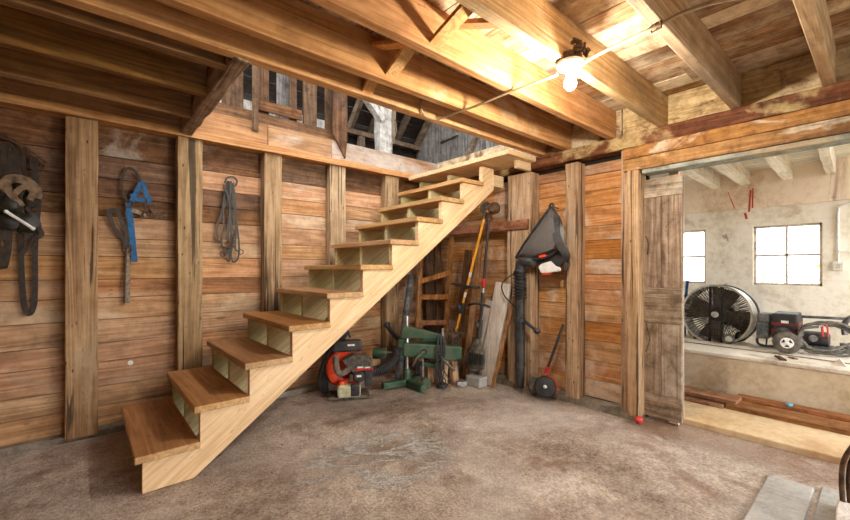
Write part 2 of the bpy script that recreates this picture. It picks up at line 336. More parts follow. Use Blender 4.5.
# ------------------------------------------------------------------ mesh builder
class MB:
    def __init__(s):
        s.v, s.f, s.m = [], [], []

    def add(s, vs, fs, m=0):
        b = len(s.v)
        s.v += [V(p) for p in vs]
        s.f += [tuple(b + i for i in f) for f in fs]
        s.m += [m] * len(fs)
        return s

    def box(s, x0, x1, y0, y1, z0, z1, m=0):
        vs = [(x, y, z) for z in (z0, z1) for y in (y0, y1) for x in (x0, x1)]
        return s.add(vs, [(0, 2, 3, 1), (4, 5, 7, 6), (0, 1, 5, 4), (2, 6, 7, 3), (0, 4, 6, 2), (1, 3, 7, 5)], m)

    def beam(s, p, q, w, h, up=(0, 0, 1), m=0, seg=1, jit=0.0):
        p, q = V(p), V(q)
        d = (q - p).normalized()
        side = d.cross(V(up)).normalized()
        u = side.cross(d).normalized()
        rings = []
        for i in range(seg + 1):
            c = p.lerp(q, i / seg)
            r = []
            for a, b in ((-1, -1), (1, -1), (1, 1), (-1, 1)):
                j = V((random.uniform(-jit, jit), random.uniform(-jit, jit), random.uniform(-jit, jit)))
                r.append(c + side * (a * w / 2) + u * (b * h / 2) + j)
            rings.append(r)
        vs = [x for r in rings for x in r]
        fs = [(3, 2, 1, 0), tuple(len(vs) - 4 + k for k in range(4))]
        for i in range(seg):
            for k in range(4):
                a, b = i * 4 + k, i * 4 + (k + 1) % 4
                fs.append((a, b, b + 4, a + 4))
        return s.add(vs, fs, m)

    def tube(s, path, r, n=10, m=0, closed=False, caps=True, flat=None):
        path = [V(p) for p in path]
        k = len(path)
        rs = r if isinstance(r, (list, tuple)) else [r] * k
        prev = None
        vs, fs = [], []
        for i, p in enumerate(path):
            if closed:
                t = path[(i + 1) % k] - path[i - 1]
            else:
                t = path[min(i + 1, k - 1)] - path[max(i - 1, 0)]
            t = t.normalized() if t.length > 1e-9 else V((0, 0, 1))
            if prev is None:
                ref = V((0, 0, 1)) if abs(t.z) < .9 else V((1, 0, 0))
                a = t.cross(ref).normalized()
            else:
                a = (prev - t * prev.dot(t))
                a = a.normalized() if a.length > 1e-6 else t.orthogonal().normalized()
            prev = a
            b = t.cross(a)
            for j in range(n):
                an = 2 * PI * j / n
                vs.append(p + (a * math.cos(an) + b * math.sin(an)) * rs[i])
        for i in range(k if closed else k - 1):
            i2 = (i + 1) % k
            for j in range(n):
                j2 = (j + 1) % n
                fs.append((i * n + j, i * n + j2, i2 * n + j2, i2 * n + j))
        if caps and not closed:
            fs.append(tuple(range(n - 1, -1, -1)))
            fs.append(tuple((k - 1) * n + j for j in range(n)))
        return s.add(vs, fs, m)

    def ribbon(s, path, w, t, normal, m=0, closed=False):
        """flat strap: width lies across the path, thickness along normal"""
        path = [V(p) for p in path]
        nr = V(normal).normalized()
        k = len(path)
        vs, fs = [], []
        for i, p in enumerate(path):
            d = (path[(i + 1) % k] - path[i - 1]) if closed else (path[min(i + 1, k - 1)] - path[max(i - 1, 0)])
            a = d.cross(nr)
            a = a.normalized() if a.length > 1e-6 else nr.orthogonal()
            b = a.cross(d).normalized() if d.length > 1e-9 else nr
            for x, y in ((-1, -1), (1, -1), (1, 1), (-1, 1)):
                vs.append(p + a * (x * w / 2) + b * (y * t / 2))
        for i in range(k if closed else k - 1):
            i2 = (i + 1) % k
            for j in range(4):
                j2 = (j + 1) % 4
                fs.append((i * 4 + j, i * 4 + j2, i2 * 4 + j2, i2 * 4 + j))
        if not closed:
            fs += [(3, 2, 1, 0), tuple((k - 1) * 4 + j for j in range(4))]
        return s.add(vs, fs, m)

    def lathe(s, prof, o, ax=(0, 0, 1), n=24, m=0, cap=True):
        o, ax = V(o), V(ax).normalized()
        a = ax.orthogonal().normalized()
        b = ax.cross(a)
        vs, fs = [], []
        for r, h in prof:
            for j in range(n):
                an = 2 * PI * j / n
                vs.append(o + ax * h + (a * math.cos(an) + b * math.sin(an)) * max(r, 1e-4))
        for i in range(len(prof) - 1):
            for j in range(n):
                j2 = (j + 1) % n
                fs.append((i * n + j, i * n + j2, (i + 1) * n + j2, (i + 1) * n + j))
        if cap:
            fs.append(tuple(range(n - 1, -1, -1)))
            fs.append(tuple((len(prof) - 1) * n + j for j in range(n)))
        return s.add(vs, fs, m)

    def prism(s, poly, ext, m=0):
        """closed polygon (3-D points) pushed along ext"""
        e = V(ext)
        p = [V(x) for x in poly]
        k = len(p)
        vs = p + [x + e for x in p]
        fs = [tuple(range(k - 1, -1, -1)), tuple(range(k, 2 * k))]
        fs += [(i, (i + 1) % k, k + (i + 1) % k, k + i) for i in range(k)]
        return s.add(vs, fs, m)

    def ball(s, c, r, n=14, m=0, jit=0):
        c = V(c)
        r = V(r) if hasattr(r, '__len__') else V((r, r, r))
        vs, fs = [c + V((0, 0, r.z))], []
        rows = n // 2
        for i in range(1, rows):
            th = PI * i / rows
            for j in range(n):
                an = 2 * PI * j / n
                k = 1 + random.uniform(-jit, jit)
                vs.append(c + V((r.x * math.sin(th) * math.cos(an) * k, r.y * math.sin(th) * math.sin(an) * k, r.z * math.cos(th) * k)))
        vs.append(c - V((0, 0, r.z)))
        for j in range(n):
            fs.append((0, 1 + j, 1 + (j + 1) % n))
            L = 1 + (rows - 2) * n
            fs.append((len(vs) - 1, L + (j + 1) % n, L + j))
        for i in range(rows - 2):
            for j in range(n):
                a, b = 1 + i * n + j, 1 + i * n + (j + 1) % n
                fs.append((a, a + n, b + n, b))
        return s.add(vs, fs, m)

    def loft(s, secs, m=0):
        """stack of equal-length closed sections"""
        n = len(secs[0])
        vs = [V(p) for sec in secs for p in sec]
        fs = [tuple(range(n - 1, -1, -1)), tuple((len(secs) - 1) * n + j for j in range(n))]
        for i in range(len(secs) - 1):
            for j in range(n):
                j2 = (j + 1) % n
                fs.append((i * n + j, i * n + j2, (i + 1) * n + j2, (i + 1) * n + j))
        return s.add(vs, fs, m)

    def build(s, name, mat, parent=None, bevel=0.0, smooth=False, origin=None, label=None, sub=0):
        if parent is not None:
            o = V(parent['_o'])
        elif origin is not None:
            o = V(origin)
        else:
            xs, ys, zs = zip(*s.v)
            o = V(((min(xs) + max(xs)) / 2, (min(ys) + max(ys)) / 2, min(zs)))
        me = bpy.data.meshes.new(name)
        me.from_pydata([p - o for p in s.v], [], s.f)
        for mm in (mat if isinstance(mat, (list, tuple)) else [mat]):
            me.materials.append(mm)
        for p, k in zip(me.polygons, s.m):
            p.material_index = k
            p.use_smooth = smooth
        me.update()
        import bmesh
        bm = bmesh.new()
        bm.from_mesh(me)
        bmesh.ops.recalc_face_normals(bm, faces=bm.faces[:])
        bm.to_mesh(me)
        bm.free()
        ob = bpy.data.objects.new(name, me)
        COL.objects.link(ob)
        if parent is None:
            ob.location = o
        else:
            ob.parent = parent
        ob['_o'] = tuple(o)
        if label:
            ob['label'] = label
        if bevel:
            b = ob.modifiers.new('bevel', 'BEVEL')
            b.width = bevel
            b.segments = 2
            b.limit_method = 'ANGLE'
            b.angle_limit = math.radians(40)
        if sub:
            b = ob.modifiers.new('subsurf', 'SUBSURF')
            b.levels = b.render_levels = sub
        if smooth and not sub:
            try:
                me.set_sharp_from_angle(angle=math.radians(45))
            except Exception:
                pass
        return ob


def tag(o, label=None, cat=None, group=None, kind=None):
    if label:
        o['label'] = label
    if cat:
        o['category'] = cat
    if group:
        o['group'] = group
    if kind:
        o['kind'] = kind
    return o


def thing(name, loc, label, cat, group=None):
    o = bpy.data.objects.new(name, None)
    o.empty_display_size = .1
    COL.objects.link(o)
    o.location = loc
    o['_o'] = tuple(loc)
    return tag(o, label, cat, group)


def struct(o, label=None):
    o['kind'] = 'structure'
    if label:
        o['label'] = label
    return o


def smooth_path(pts, n=6, closed=False):
    """Catmull-Rom through the points"""
    p = [V(x) for x in pts]
    k = len(p)
    out = []
    for i in range(k if closed else k - 1):
        g = (lambda j: p[j % k]) if closed else (lambda j: p[max(0, min(k - 1, j))])
        a, b, c, d = g(i - 1), g(i), g(i + 1), g(i + 2)
        for q in range(n):
            t = q / n
            out.append(.5 * ((2 * b) + (c - a) * t + (2 * a - 5 * b + 4 * c - d) * t * t + (3 * b - a - 3 * c + d) * t ** 3))
    if not closed:
        out.append(p[-1])
    return out


class Frame:
    """local frame standing at a floor point: x right, y away, z up, turned by rot about z"""
    def __init__(s, o, rot):
        s.o, s.c, s.s = V(o), math.cos(rot), math.sin(rot)

    def __call__(s, x, y, z):
        return s.o + V((x * s.c - y * s.s, x * s.s + y * s.c, z))

    def d(s, x, y, z):
        return V((x * s.c - y * s.s, x * s.s + y * s.c, z))

    def box(s, mb, x0, x1, y0, y1, z0, z1, m=0):
        vs = [s(x, y, z) for z in (z0, z1) for y in (y0, y1) for x in (x0, x1)]
        return mb.add(vs, [(0, 2, 3, 1), (4, 5, 7, 6), (0, 1, 5, 4), (2, 6, 7, 3), (0, 4, 6, 2), (1, 3, 7, 5)], m)


# ================================================================== SETTING
# edges of the board door
DY0, DY1 = at(682, 300, 'X', 3.16).y, 1.185
DM = (DY0 + DY1) / 2

# ---- floor
mb = MB()
NX, NY = 70, 70
X0, X1, Y0, Y1 = -3.0, 3.3, -3.2, 3.62
for i in range(NX + 1):
    for j in range(NY + 1):
        x, y = X0 + (X1 - X0) * i / NX, Y0 + (Y1 - Y0) * j / NY
        mb.v.append(V((x, y, -.006 + .006 * math.sin(2.1 * x + 1.3 * y) * math.sin(1.7 * y - .6 * x))))
for i in range(NX):
    for j in range(NY):
        a = i * (NY + 1) + j
        mb.f.append((a, a + NY + 1, a + NY + 2, a + 1))
        mb.m.append(0)
fl = struct(mb.build('floor', M['floor'], smooth=True, origin=(0, 0, 0)))


# ---- left wall boards
def board_rows(z0, z1, lo, hi):
    z, r = z0, []
    while z < z1 - .05:
        h = min(random.uniform(lo, hi), z1 - z)
        if z1 - (z + h) < .07:
            h = z1 - z
        r.append((z, z + h))
        z += h
    return r


mb = MB()
JX = [-1.7, -.55, .6, 1.215, 1.83, 2.47, 3.2]
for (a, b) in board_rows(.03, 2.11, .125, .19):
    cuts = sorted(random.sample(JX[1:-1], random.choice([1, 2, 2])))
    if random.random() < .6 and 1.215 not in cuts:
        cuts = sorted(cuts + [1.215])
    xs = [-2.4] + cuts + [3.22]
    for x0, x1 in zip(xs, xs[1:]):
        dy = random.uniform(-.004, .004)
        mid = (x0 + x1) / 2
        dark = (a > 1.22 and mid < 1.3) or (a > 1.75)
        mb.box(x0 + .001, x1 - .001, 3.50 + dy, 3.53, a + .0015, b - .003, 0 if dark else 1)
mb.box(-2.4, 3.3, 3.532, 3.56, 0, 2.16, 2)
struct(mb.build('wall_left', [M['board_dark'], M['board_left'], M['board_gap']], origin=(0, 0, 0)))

# ---- right wall boards
mb = MB()
for (a, b) in board_rows(.05, 1.985, .12, .17):
    xs = [1.20, 3.53]
    if random.random() < .5:
        xs = [1.20, random.choice([1.7, 2.2]), 3.53]
    for y0, y1 in zip(xs, xs[1:]):
        dx = random.uniform(-.003, .003)
        mb.box(3.20 + dx, 3.225, y0 + .001, y1 - .001, a + .0015, b - .003, 0)
mb.box(3.227, 3.26, 1.16, 3.56, 0, 2.33, 1)
struct(mb.build('wall_right', [M['board_right'], M['board_gap']], origin=(0, 0, 0)))

# ---- unseen walls added to block daylight from the left and behind
mb = MB()
for (a, b) in board_rows(.0, 2.33, .15, .2):
    mb.box(-2.43, -2.40, -3.2, 3.5, a, b - .003)
struct(mb.build('wall_end_unseen', M['board_left'], origin=(0, 0, 0)), 'unseen board wall added at the left end to block daylight')
mb = MB()
for (a, b) in board_rows(.0, 2.33, .15, .2):
    mb.box(-2.4, .7, -3.2, -3.17, a, b - .003)
struct(mb.build('wall_front_unseen', M['board_left'], origin=(0, 0, 0)), 'unseen board wall added behind so daylight enters from the right')

# ---- sills at the foot of the walls
mb = MB()
mb.beam((-2.4, 3.47, .012), (3.2, 3.47, .012), .10, .05, seg=50, jit=.007)
struct(mb.build('baseboard_left', M['sill']))
mb = MB()
mb.beam((3.14, 1.17, .014), (3.14, 3.42, .014), .16, .06, seg=24, jit=.008)
struct(mb.build('baseboard_right', M['sill']))

# ---- left wall trim: plate strip and rim boards
mb = MB()
mb.beam((-2.4, 3.43, 2.128), (3.2, 3.43, 2.128), .12, .056, seg=20, jit=.002)
struct(mb.build('trim_1', M['plate'], bevel=.003), 'thin pale top plate board along the left wall above the posts')
mb = MB()
mb.box(-2.4, 1.18, 3.435, 3.48, 2.16, 2.35, 0)
mb.box(1.185, 1.78, 3.435, 3.48, 2.16, 2.35, 0)
mb.box(1.785, 3.2, 3.435, 3.48, 2.16, 2.35, 1)
struct(mb.build('trim_2', [M['band'], M['band_white']], bevel=.003), 'wide rim boards above the top plate of the left wall')

# ---- right wall beam, blocking, lintel
mb = MB()
mb.beam((3.14, -1.6, 2.068), (3.14, 3.4, 2.068), .14, .10, seg=40, jit=.004)
struct(mb.build('trim_3', M['maroon'], bevel=.004), 'maroon flaking beam along the right wall under the joists')
mb = MB()
for y0, y1 in ((-1.6, -.62), (-.61, .4), (.4, 1.3), (1.31, 3.4)):
    mb.box(3.12, 3.17, y0, y1, 2.12, 2.345)
struct(mb.build('trim_4', M['cream']), 'cream flaking boards between the joist ends above the maroon beam')
mb = MB()
mb.beam((3.135, -1.6, 1.885), (3.135, 1.275, 1.885), .15, .085, seg=20, jit=.002)
mb.beam((3.138, -1.6, 1.974), (3.138, 1.275, 1.974), .15, .083, seg=20, jit=.002)
struct(mb.build('trim_5', M['lintel'], bevel=.004), 'orange painted lintel boards with white flakes over the wide doorway')
mb = MB()
mb.box(3.08, 3.22, -1.6, 1.15, 1.812, 1.842)
struct(mb.build('trim_6', M['bluegrey'], bevel=.003), 'thin blue grey board under the orange lintel')
# plaster edge of the wall beside the sliding door
mb = MB()
mb.box(3.21, 3.33, at(684, 300, 'X', 3.33).y, at(684, 300, 'X', 3.33).y + .06, 0, 1.83)
struct(mb.build('trim_7', M['lime']), 'pale plaster edge of the doorway behind the board door')

# ---- ceiling (loft floor boards)
mb = MB()
x = -2.4
while x < 3.2:
    w = random.uniform(.12, .17)
    x1 = min(x + w, 3.2)
    y1 = 3.44 if x < .5 else 2.0
    cut = random.choice([None, .2, .8, 1.37, -.6])
    ys = [-3.2, y1] if cut is None else [-3.2, cut, y1]
    for a, b in zip(ys, ys[1:]):
        dz = random.uniform(0, .004)
        mb.box(x + .0015, x1 - .0015, a + .001, b - .001, 2.335 + dz, 2.36, 1 if (b < .5 and random.random() < .9) else 0)  # right of the bulb: dark old boards, joist shade partly in their colour
    x = x1
mb.box(-2.4, 3.2, -3.2, 2.0, 2.362, 2.37, 2)
mb.box(-2.4, .5, 2.0, 3.44, 2.362, 2.37, 2)
struct(mb.build('ceiling', [M['ceil'], M['ceil_old_shaded'], M['board_gap']], origin=(0, 0, 0)))

# ---- annex shell
mb = MB()
mb.box(3.3, 4.2, -2.2, 2.2, -.06, .03)
struct(mb.build('floor', M['annex_floor'], bevel=.008, origin=(0, 0, 0)), 'sandy concrete floor of the annex beyond the doorway')
mb = MB()
mb.box(4.15, 5.5, -2.2, 2.6, -.05, .355, 0)
mb.box(4.135, 5.5, -2.2, 2.6, .355, .388, 1)
struct(mb.build('trim_8', [M['ledge'], M['ledge_top']], bevel=.008, origin=(0, 0, 0)), 'raised poured concrete ledge in the annex')
XW = 5.40
W1 = (.885 + .022, .40 - .022 + .02, .953, 1.60)     # y1, y0, z0, z1 of the windows
wins = [(.385, .908, .945, 1.565), (1.33, 1.853, .945, 1.565)]
mb = MB()
zb, zt = .38, 1.76
ys = [-2.2, wins[0][0], wins[0][1], wins[1][0], wins[1][1], 2.6]
for k in range(5):
    if k % 2 == 0:
        mb.box(XW, XW + .16, ys[k], ys[k + 1], zb, zt, 0)
    else:
        w = wins[k // 2]
        mb.box(XW, XW + .16, ys[k], ys[k + 1], zb, w[2], 0)
        mb.box(XW, XW + .16, ys[k], ys[k + 1], w[3], zt, 0)
mb.box(XW - .035, XW + .16, -2.2, 2.6, zt, 2.22, 1)
struct(mb.build('wall_back', [M['block'], M['lime']], origin=(0, 0, 0)), 'whitewashed block wall of the annex with two windows')
mb = MB()
mb.box(3.3, 5.5, 2.45, 2.6, -.05, 2.22)
struct(mb.build('wall_far', M['block'], origin=(0, 0, 0)), 'far end wall of the annex')
mb = MB()
x = 3.27
while x < 5.5:
    mb.box(x + .002, x + .085, -.7, 2.6, 2.155, 2.175, 0)
    x += .088
mb.box(3.27, 5.56, -.7, 2.6, 2.177, 2.19, 1)
struct(mb.build('ceiling', [M['white_board'], M['board_gap']], origin=(0, 0, 0)), 'narrow whitewashed ceiling boards of the annex')
for k, (y0, y1, z0, z1) in enumerate(wins):
    mb = MB()
    t = .022
    xa, xb = XW + .03, XW + .07
    mb.box(xa, xb, y0, y1, z0, z0 + t).box(xa, xb, y0, y1, z1 - t, z1).box(xa, xb, y0, y0 + t, z0, z1).box(xa, xb, y1 - t, y1, z0, z1)
    w = struct(mb.build('window_%d' % (k + 1), M['win_frame'], origin=((xa + xb) / 2, (y0 + y1) / 2, z0)))
    ym, zm = (y0 + y1) / 2, (z0 + z1) / 2
    MB().box(xa + .008, xb - .008, y0 + t, y1 - t, zm - .011, zm + .011).build('glazing_bar', M['win_frame'], w)
    MB().box(xa + .008, xb - .008, ym - .009, ym + .009, z0 + t, z1 - t).build('mullion', M['win_frame'], w)
    for ya, yb in ((y0 + t, ym - .009), (ym + .009, y1 - t)):
        for za, zc in ((z0 + t, zm - .011), (zm + .011, z1 - t)):
            MB().box(xa + .017, xa + .021, ya, yb, za, zc).build('pane', M['glass'], w)

# unseen yard ground added outside the open side to block light from below
MB().box(-14, 16, -16, -3.2, -.12, -.05).build('ground', M['yard'], origin=(0, 0, 0))['kind'] = 'structure'
MB().box(3.3, 16, -3.2, -2.2, -.12, -.05).build('ground', M['yard'], origin=(0, 0, 0))['kind'] = 'structure'
# outside the annex windows
MB().box(5.6, 14, -6, 10, .3, .34).build('ground', M['ground'], origin=(0, 0, 0))['kind'] = 'structure'
for k, (y, lab) in enumerate(((at(764, 272, 'X', 7.0).y, 'faint pale shrub outside the whole window, at its left'), (at(811, 271, 'X', 7.0).y, 'faint pale shrub outside the whole window, at its right'))):
    mb = MB()
    for _ in range(120):
        c = V((7.0 + random.gauss(0, .12), y + random.gauss(0, .12), -.0 + .5 + random.random() * .68))
        d = V((random.gauss(0, 1), random.gauss(0, 1), random.gauss(0, 1))).normalized()
        e = d.orthogonal().normalized()
        mb.add([c - d * .03, c + e * .013, c + d * .03, c - e * .013], [(0, 1, 2, 3)])
    for _ in range(7):
        mb.tube([(7.0, y, .34), (7.0 + random.gauss(0, .08), y + random.gauss(0, .1), 1.1)], .004, 5)
    tag(mb.build('shrub', M['leaf'], origin=(7.0, y, .34)), lab, 'shrub')

# ---- sliding board door
d = MB()
xa, xb = 3.16, 3.185
door = struct(MB().box(xb, xb + .012, DY0, DY1, .03, 1.775).build('door_1', M['door'], origin=(3.13, 1.03, .0)), 'grey weathered board door pushed back beside the doorway')
for (y0, y1) in ((DY0 + .003, DM - .0015), (DM + .0015, DY1 - .003)):
    MB().box(xa + .006, xb, y0, y1, .2, .72).build('board', M['door'], door, bevel=.002)
    MB().box(xa + .006, xb, y0, y1, .98, 1.64).build('board', M['door'], door, bevel=.002)
for z0, z1 in ((.03, .2), (.722, .978), (1.642, 1.775)):
    MB().box(xa, xb, DY0 + .001, DY1 - .001, z0, z1).build('rail', M['door_rail'], door, bevel=.002)
mb = MB()
mb.tube(smooth_path([(3.152, 1.15, 1.36), (3.145, 1.13, 1.30), (3.152, 1.14, 1.22)], 5), .003, 6)
mb.tube(smooth_path([(3.152, 1.15, .72), (3.14, 1.12, .6), (3.152, 1.15, .5)], 5), .003, 6)
mb.build('wire_hook', M['rust'], door)

# ================================================================== POSTS
lp = [(-.103, .059, 'broad grey brown wall post beside the tangled dark harness'),
      (.513, .678, 'broad wall post between the blue halter and the black bridle'),
      (1.14, 1.291, 'nail pitted wall post right of the black bridle'),
      (1.75, 1.915, 'wall post rising behind the middle steps of the staircase'),
      (2.385, 2.56, 'wall post half hidden behind the upper steps of the staircase')]
for x0, x1, lab in lp:
    mb = MB()
    mb.beam(((x0 + x1) / 2, 3.45, .02), ((x0 + x1) / 2, 3.45, 2.1), x1 - x0, .10, up=(0, 1, 0), seg=14, jit=.003)
    tag(mb.build('wall_post', M['post'], bevel=.006), lab, 'post', 'posts of the left wall')
rp = [(2.085, 2.345, 3.06, 3.2, 'wide wall post behind the long black blower tube, under the stair landing'),
      (1.64, 1.755, 3.08, 3.2, 'narrow wall post just right of the hanging backpack blower'),
      (1.243, 1.30, 3.085, 3.2, 'thin nail studded stud against the post beside the board door'),
      (1.163, 1.241, 3.05, 3.2, 'nail pitted jamb post between the orange boards and the board door')]
for y0, y1, x0, x1, lab in rp:
    mb = MB()
    mb.beam(((x0 + x1) / 2, (y0 + y1) / 2, .03), ((x0 + x1) / 2, (y0 + y1) / 2, 2.0 if y0 > 1.3 else 1.84 if y0 < 1.2 else 2.01), x1 - x0, y1 - y0, up=(0, 1, 0), seg=14, jit=.0025)
    tag(mb.build('wall_post', M['post_right'], bevel=.005), lab, 'post', 'posts of the right wall')

# ================================================================== JOISTS
js = [(-.62, -.57, -2.4, 3.13, 2.12, 'joist_pale', None),
      (-.21, -.16, -2.4, 3.13, 2.12, 'joist_pale', None),
      (.17, .222, -2.4, 3.13, 2.12, 'joist_pale', 'pale ceiling joist at the top right, farthest right of the long joists'),
      (.58, .628, -2.4, 3.13, 2.12, 'joist_pale', 'grey ceiling joist that carries the strap of the cable, right of the bulb'),
      (.992, 1.045, -2.4, 3.13, 2.12, 'joist_pale', 'pale ceiling joist that carries the lit bulb'),
      (1.35, 1.402, -2.4, 3.13, 2.12, 'joist_new', 'orange ceiling joist first left of the lit bulb'),
      (1.722, 1.778, -2.4, 3.13, 2.12, 'joist_new', 'orange ceiling joist next to the joist at the stair opening'),
      (1.957, 2.022, -2.4, 3.13, 2.12, 'joist_new', 'orange ceiling joist along the edge of the stair opening'),
      (2.12, 2.178, -2.4, .53, 2.12, 'joist_old', 'short brown joist ending at the grey header, nearest the stair opening edge'),
      (2.54, 2.588, -2.4, .53, 2.12, 'joist_old', 'short brown joist ending at the grey header, middle of three'),
      (2.985, 3.022, -2.4, .53, 2.12, 'joist_old', 'short brown joist ending at the grey header, nearest the left wall')]
for y0, y1, x0, x1, z, m, lab in js:
    if lab is None:
        continue
    mb = MB()
    mb.beam((x0, (y0 + y1) / 2, z + .108), (x1, (y0 + y1) / 2, z + .108), y1 - y0, .215, seg=24, jit=.0018)
    tag(mb.build('ceiling_joist', M[m], bevel=.004), lab, 'joist', 'ceiling joists')
mb = MB()
pth = [(.565 + .004 * math.sin(k * 1.3), 1.99 + 1.44 * k / 10, 2.165 + .004 * math.cos(k * 2)) for k in range(11)]
mb.beam((.567, 1.99, 2.165), (.567, 3.43, 2.165), .08, .105, seg=12, jit=.006)
tag(mb.build('header_beam', M['pole'], bevel=.012), 'weathered grey header beam closing the ends of the short brown joists at the stair opening', 'beam')
# header block boards above the grey header beam (joist end board)
mb = MB()
mb.box(.535, .56, 2.03, 3.43, 2.19, 2.335)
tag(mb.build('header_board', M['joist_old'], bevel=.003), 'brown board behind the joist ends above the grey header beam', 'board')

# cross bridging between joists
def brg(p, q, lab, w=.07):
    mb = MB().beam(p, q, .02, w, up=(1, 0, 0))
    tag(mb.build('bridging_strip', M['brace'], bevel=.002), lab, 'bridging', 'diagonal bridging between ceiling joists')


brg((1.22, 1.395, 2.14), (1.26, .995, 2.318), 'bright diagonal bridging strip rising toward the bulb joist')
brg((1.345, 1.0, 2.14), (1.345, 1.39, 2.315), 'dim bridging strip crossing the brighter one near the bulb joist')
brg((1.24, 1.765, 2.14), (1.24, 1.365, 2.318), 'bright diagonal bridging strip between the two orange joists')
brg((1.155, 1.37, 2.15), (1.155, 1.745, 2.29), 'flat looking bridging strip crossing behind the one between the two orange joists')
brg((1.24, 1.965, 2.14), (1.24, 1.745, 2.318), 'short bridging stub between the orange joists at the stair opening')

# ================================================================== LIGHT FITTING AND CABLE
BX, BY = 1.775, 1.0
lamp = thing('ceiling_lamp', (BX, BY, 2.12), 'bare lit bulb in a porcelain holder on a rusty box under the joist', 'lamp')
mb = MB().lathe([(.055, 0), (.058, -.01), (.058, -.03), (.05, -.032)], (BX, BY - .015, 2.150), n=8)
for k in range(46):
    a = random.uniform(0, 2 * PI)
    r = random.uniform(.045, .07)
    mb.ball((BX + .015 + 1.1 * r * math.cos(a), BY - .03 - abs(r * math.sin(a)) * .8, 2.145 + random.uniform(-.012, .045)), random.uniform(.006, .013), 6, jit=.3)
mb.build('junction_box', M['rust'], lamp, label='rusty dirt caked junction box')
MB().lathe([(.045, 0), (.062, -.006), (.064, -.02), (.05, -.034), (.03, -.04), (.024, -.052), (.018, -.054)], (BX, BY - .015, 2.119), n=24).build('bulb_holder', M['porcelain'], lamp, smooth=True)
MB().lathe([(.0125, 0), (.0135, -.012), (.02, -.026), (.027, -.042), (.029, -.056), (.025, -.072), (.014, -.083), (.001, -.086)], (BX, BY - .015, 2.067), n=20).build('bulb', M['bulb'], lamp, smooth=True, label='glowing glass bulb')

cp = [(1.63, 1.93, 2.225), (1.635, 1.935, 2.15), (1.66, 1.935, 2.112), (1.72, 1.94, 2.106), (1.77, 1.90, 2.106), (1.785, 1.75, 2.108), (1.80, 1.6, 2.107), (1.80, 1.38, 2.108), (1.80, 1.2, 2.1), (1.80, 1.07, 2.095)]
cab = tag(MB().tube(smooth_path(cp, 6), .0072, 10).build('electric_cable', M['cord'], smooth=True), 'tan cable running under the joists from the stair opening to the bulb', 'cable')
cp = [(1.80, .96, 2.095), (1.80, .85, 2.112), (1.785, .72, 2.112), (1.765, .605, 2.108), (1.78, .5, 2.125), (1.84, .38, 2.135), (1.93, .27, 2.13), (1.985, .19, 2.108), (2.03, .05, 2.106), (2.05, -.2, 2.106)]
cab2 = tag(MB().tube(smooth_path(cp, 6), .0072, 10).build('electric_cable', M['cord'], smooth=True), 'tan cable running under the joists from the bulb toward the right', 'cable')
mb = MB()
mb.tube([(1.755, .585, 2.118), (1.765, .585, 2.096), (1.775, .625, 2.096), (1.765, .625, 2.118)], .005, 8)
mb.ball((1.768, .605, 2.112), .012, 8, jit=.2)
mb.build('cable_clamp', M['rust'], cab2)

# ================================================================== STAIRCASE
SX, RUN, RISE, Z0, YN, YF = .178, .2545, .19, .196, 2.37, 3.307
st = thing('staircase', (1.5, 2.84, 0), 'new wooden staircase with open risers rising along the left wall', 'staircase')
TH = .037


def stringer(y0, y1, mat):
    pts = [(SX + .033, .0)]
    for i in range(10):
        zt = Z0 + i * RISE - TH
        pts.append((SX + .033 + i * RUN, zt))
        pts.append((SX + .033 + (i + 1) * RUN, zt))
    pts.append((SX + .033 + 10 * RUN, Z0 + 10 * RISE - TH - .005))
    pts.append((2.92, Z0 + 10 * RISE - TH - .005))
    s = RISE / RUN
    xb = .435
    pts.append((2.92, (2.92 - xb) * s))
    pts.append((xb, 0.0))
    # drop doubled points
    q = []
    for p in pts:
        if not q or (abs(p[0] - q[-1][0]) + abs(p[1] - q[-1][1])) > 1e-4:
            q.append(p)
    mb = MB()
    mb.prism([(x, y0, z) for x, z in q], (0, y1 - y0, 0))
    return mb.build('stringer', mat, st, bevel=.002)


def sloped(name, base):
    """pine whose grain follows the slope of the stringers"""
    m = base.copy()
    m.name = name
    nt = m.node_tree
    tcn = [n for n in nt.nodes if n.type == 'TEX_COORD'][0]
    tgt = [l.to_socket for l in tcn.outputs['Object'].links]
    rot = nt.nodes.new('ShaderNodeVectorRotate')
    rot.rotation_type = 'Y_AXIS'
    rot.inputs['Angle'].default_value = math.atan2(RISE, RUN)
    nt.links.new(tcn.outputs['Object'], rot.inputs['Vector'])
    for t_ in tgt:
        nt.links.new(rot.outputs[0], t_)
    return m


pine_s = sloped('new_pine_stringer', M['pine'])
treat_s = sloped('treated_stringer', M['treated'])
stringer(2.395, 2.433, pine_s)
stringer(2.82, 2.858, treat_s)['label'] = 'greenish treated middle stringer'
stringer(3.255, 3.293, treat_s)['label'] = 'greenish treated wall stringer'
edge = M['pine']
for i in range(10):
    z = Z0 + i * RISE
    x = SX + i * RUN
    mb = MB().box(x, x + RUN + .028, YN, YF, z - TH, z)
    mb.m = [1, 0, 1, 1, 1, 1]
    mb.build('tread', [M['tread'], M['tread_edge']], st, bevel=.005)
mb = MB()
mb.box(2.66, 2.90, 2.025, 3.36, 2.072, 2.112)
mb.box(2.905, 3.06, 2.025, 3.36, 2.072, 2.112)
mb.build('landing', M['pine'], st, bevel=.004, label='top landing boards')
MB().box(2.905, 3.055, 2.385, 2.423, 1.89, 2.0).build('ledger', M['pine'], st, bevel=.003)
MB().box(2.86, 3.06, 2.08, 2.118, 2.0, 2.07).build('ledger', M['pine'], st, bevel=.003)

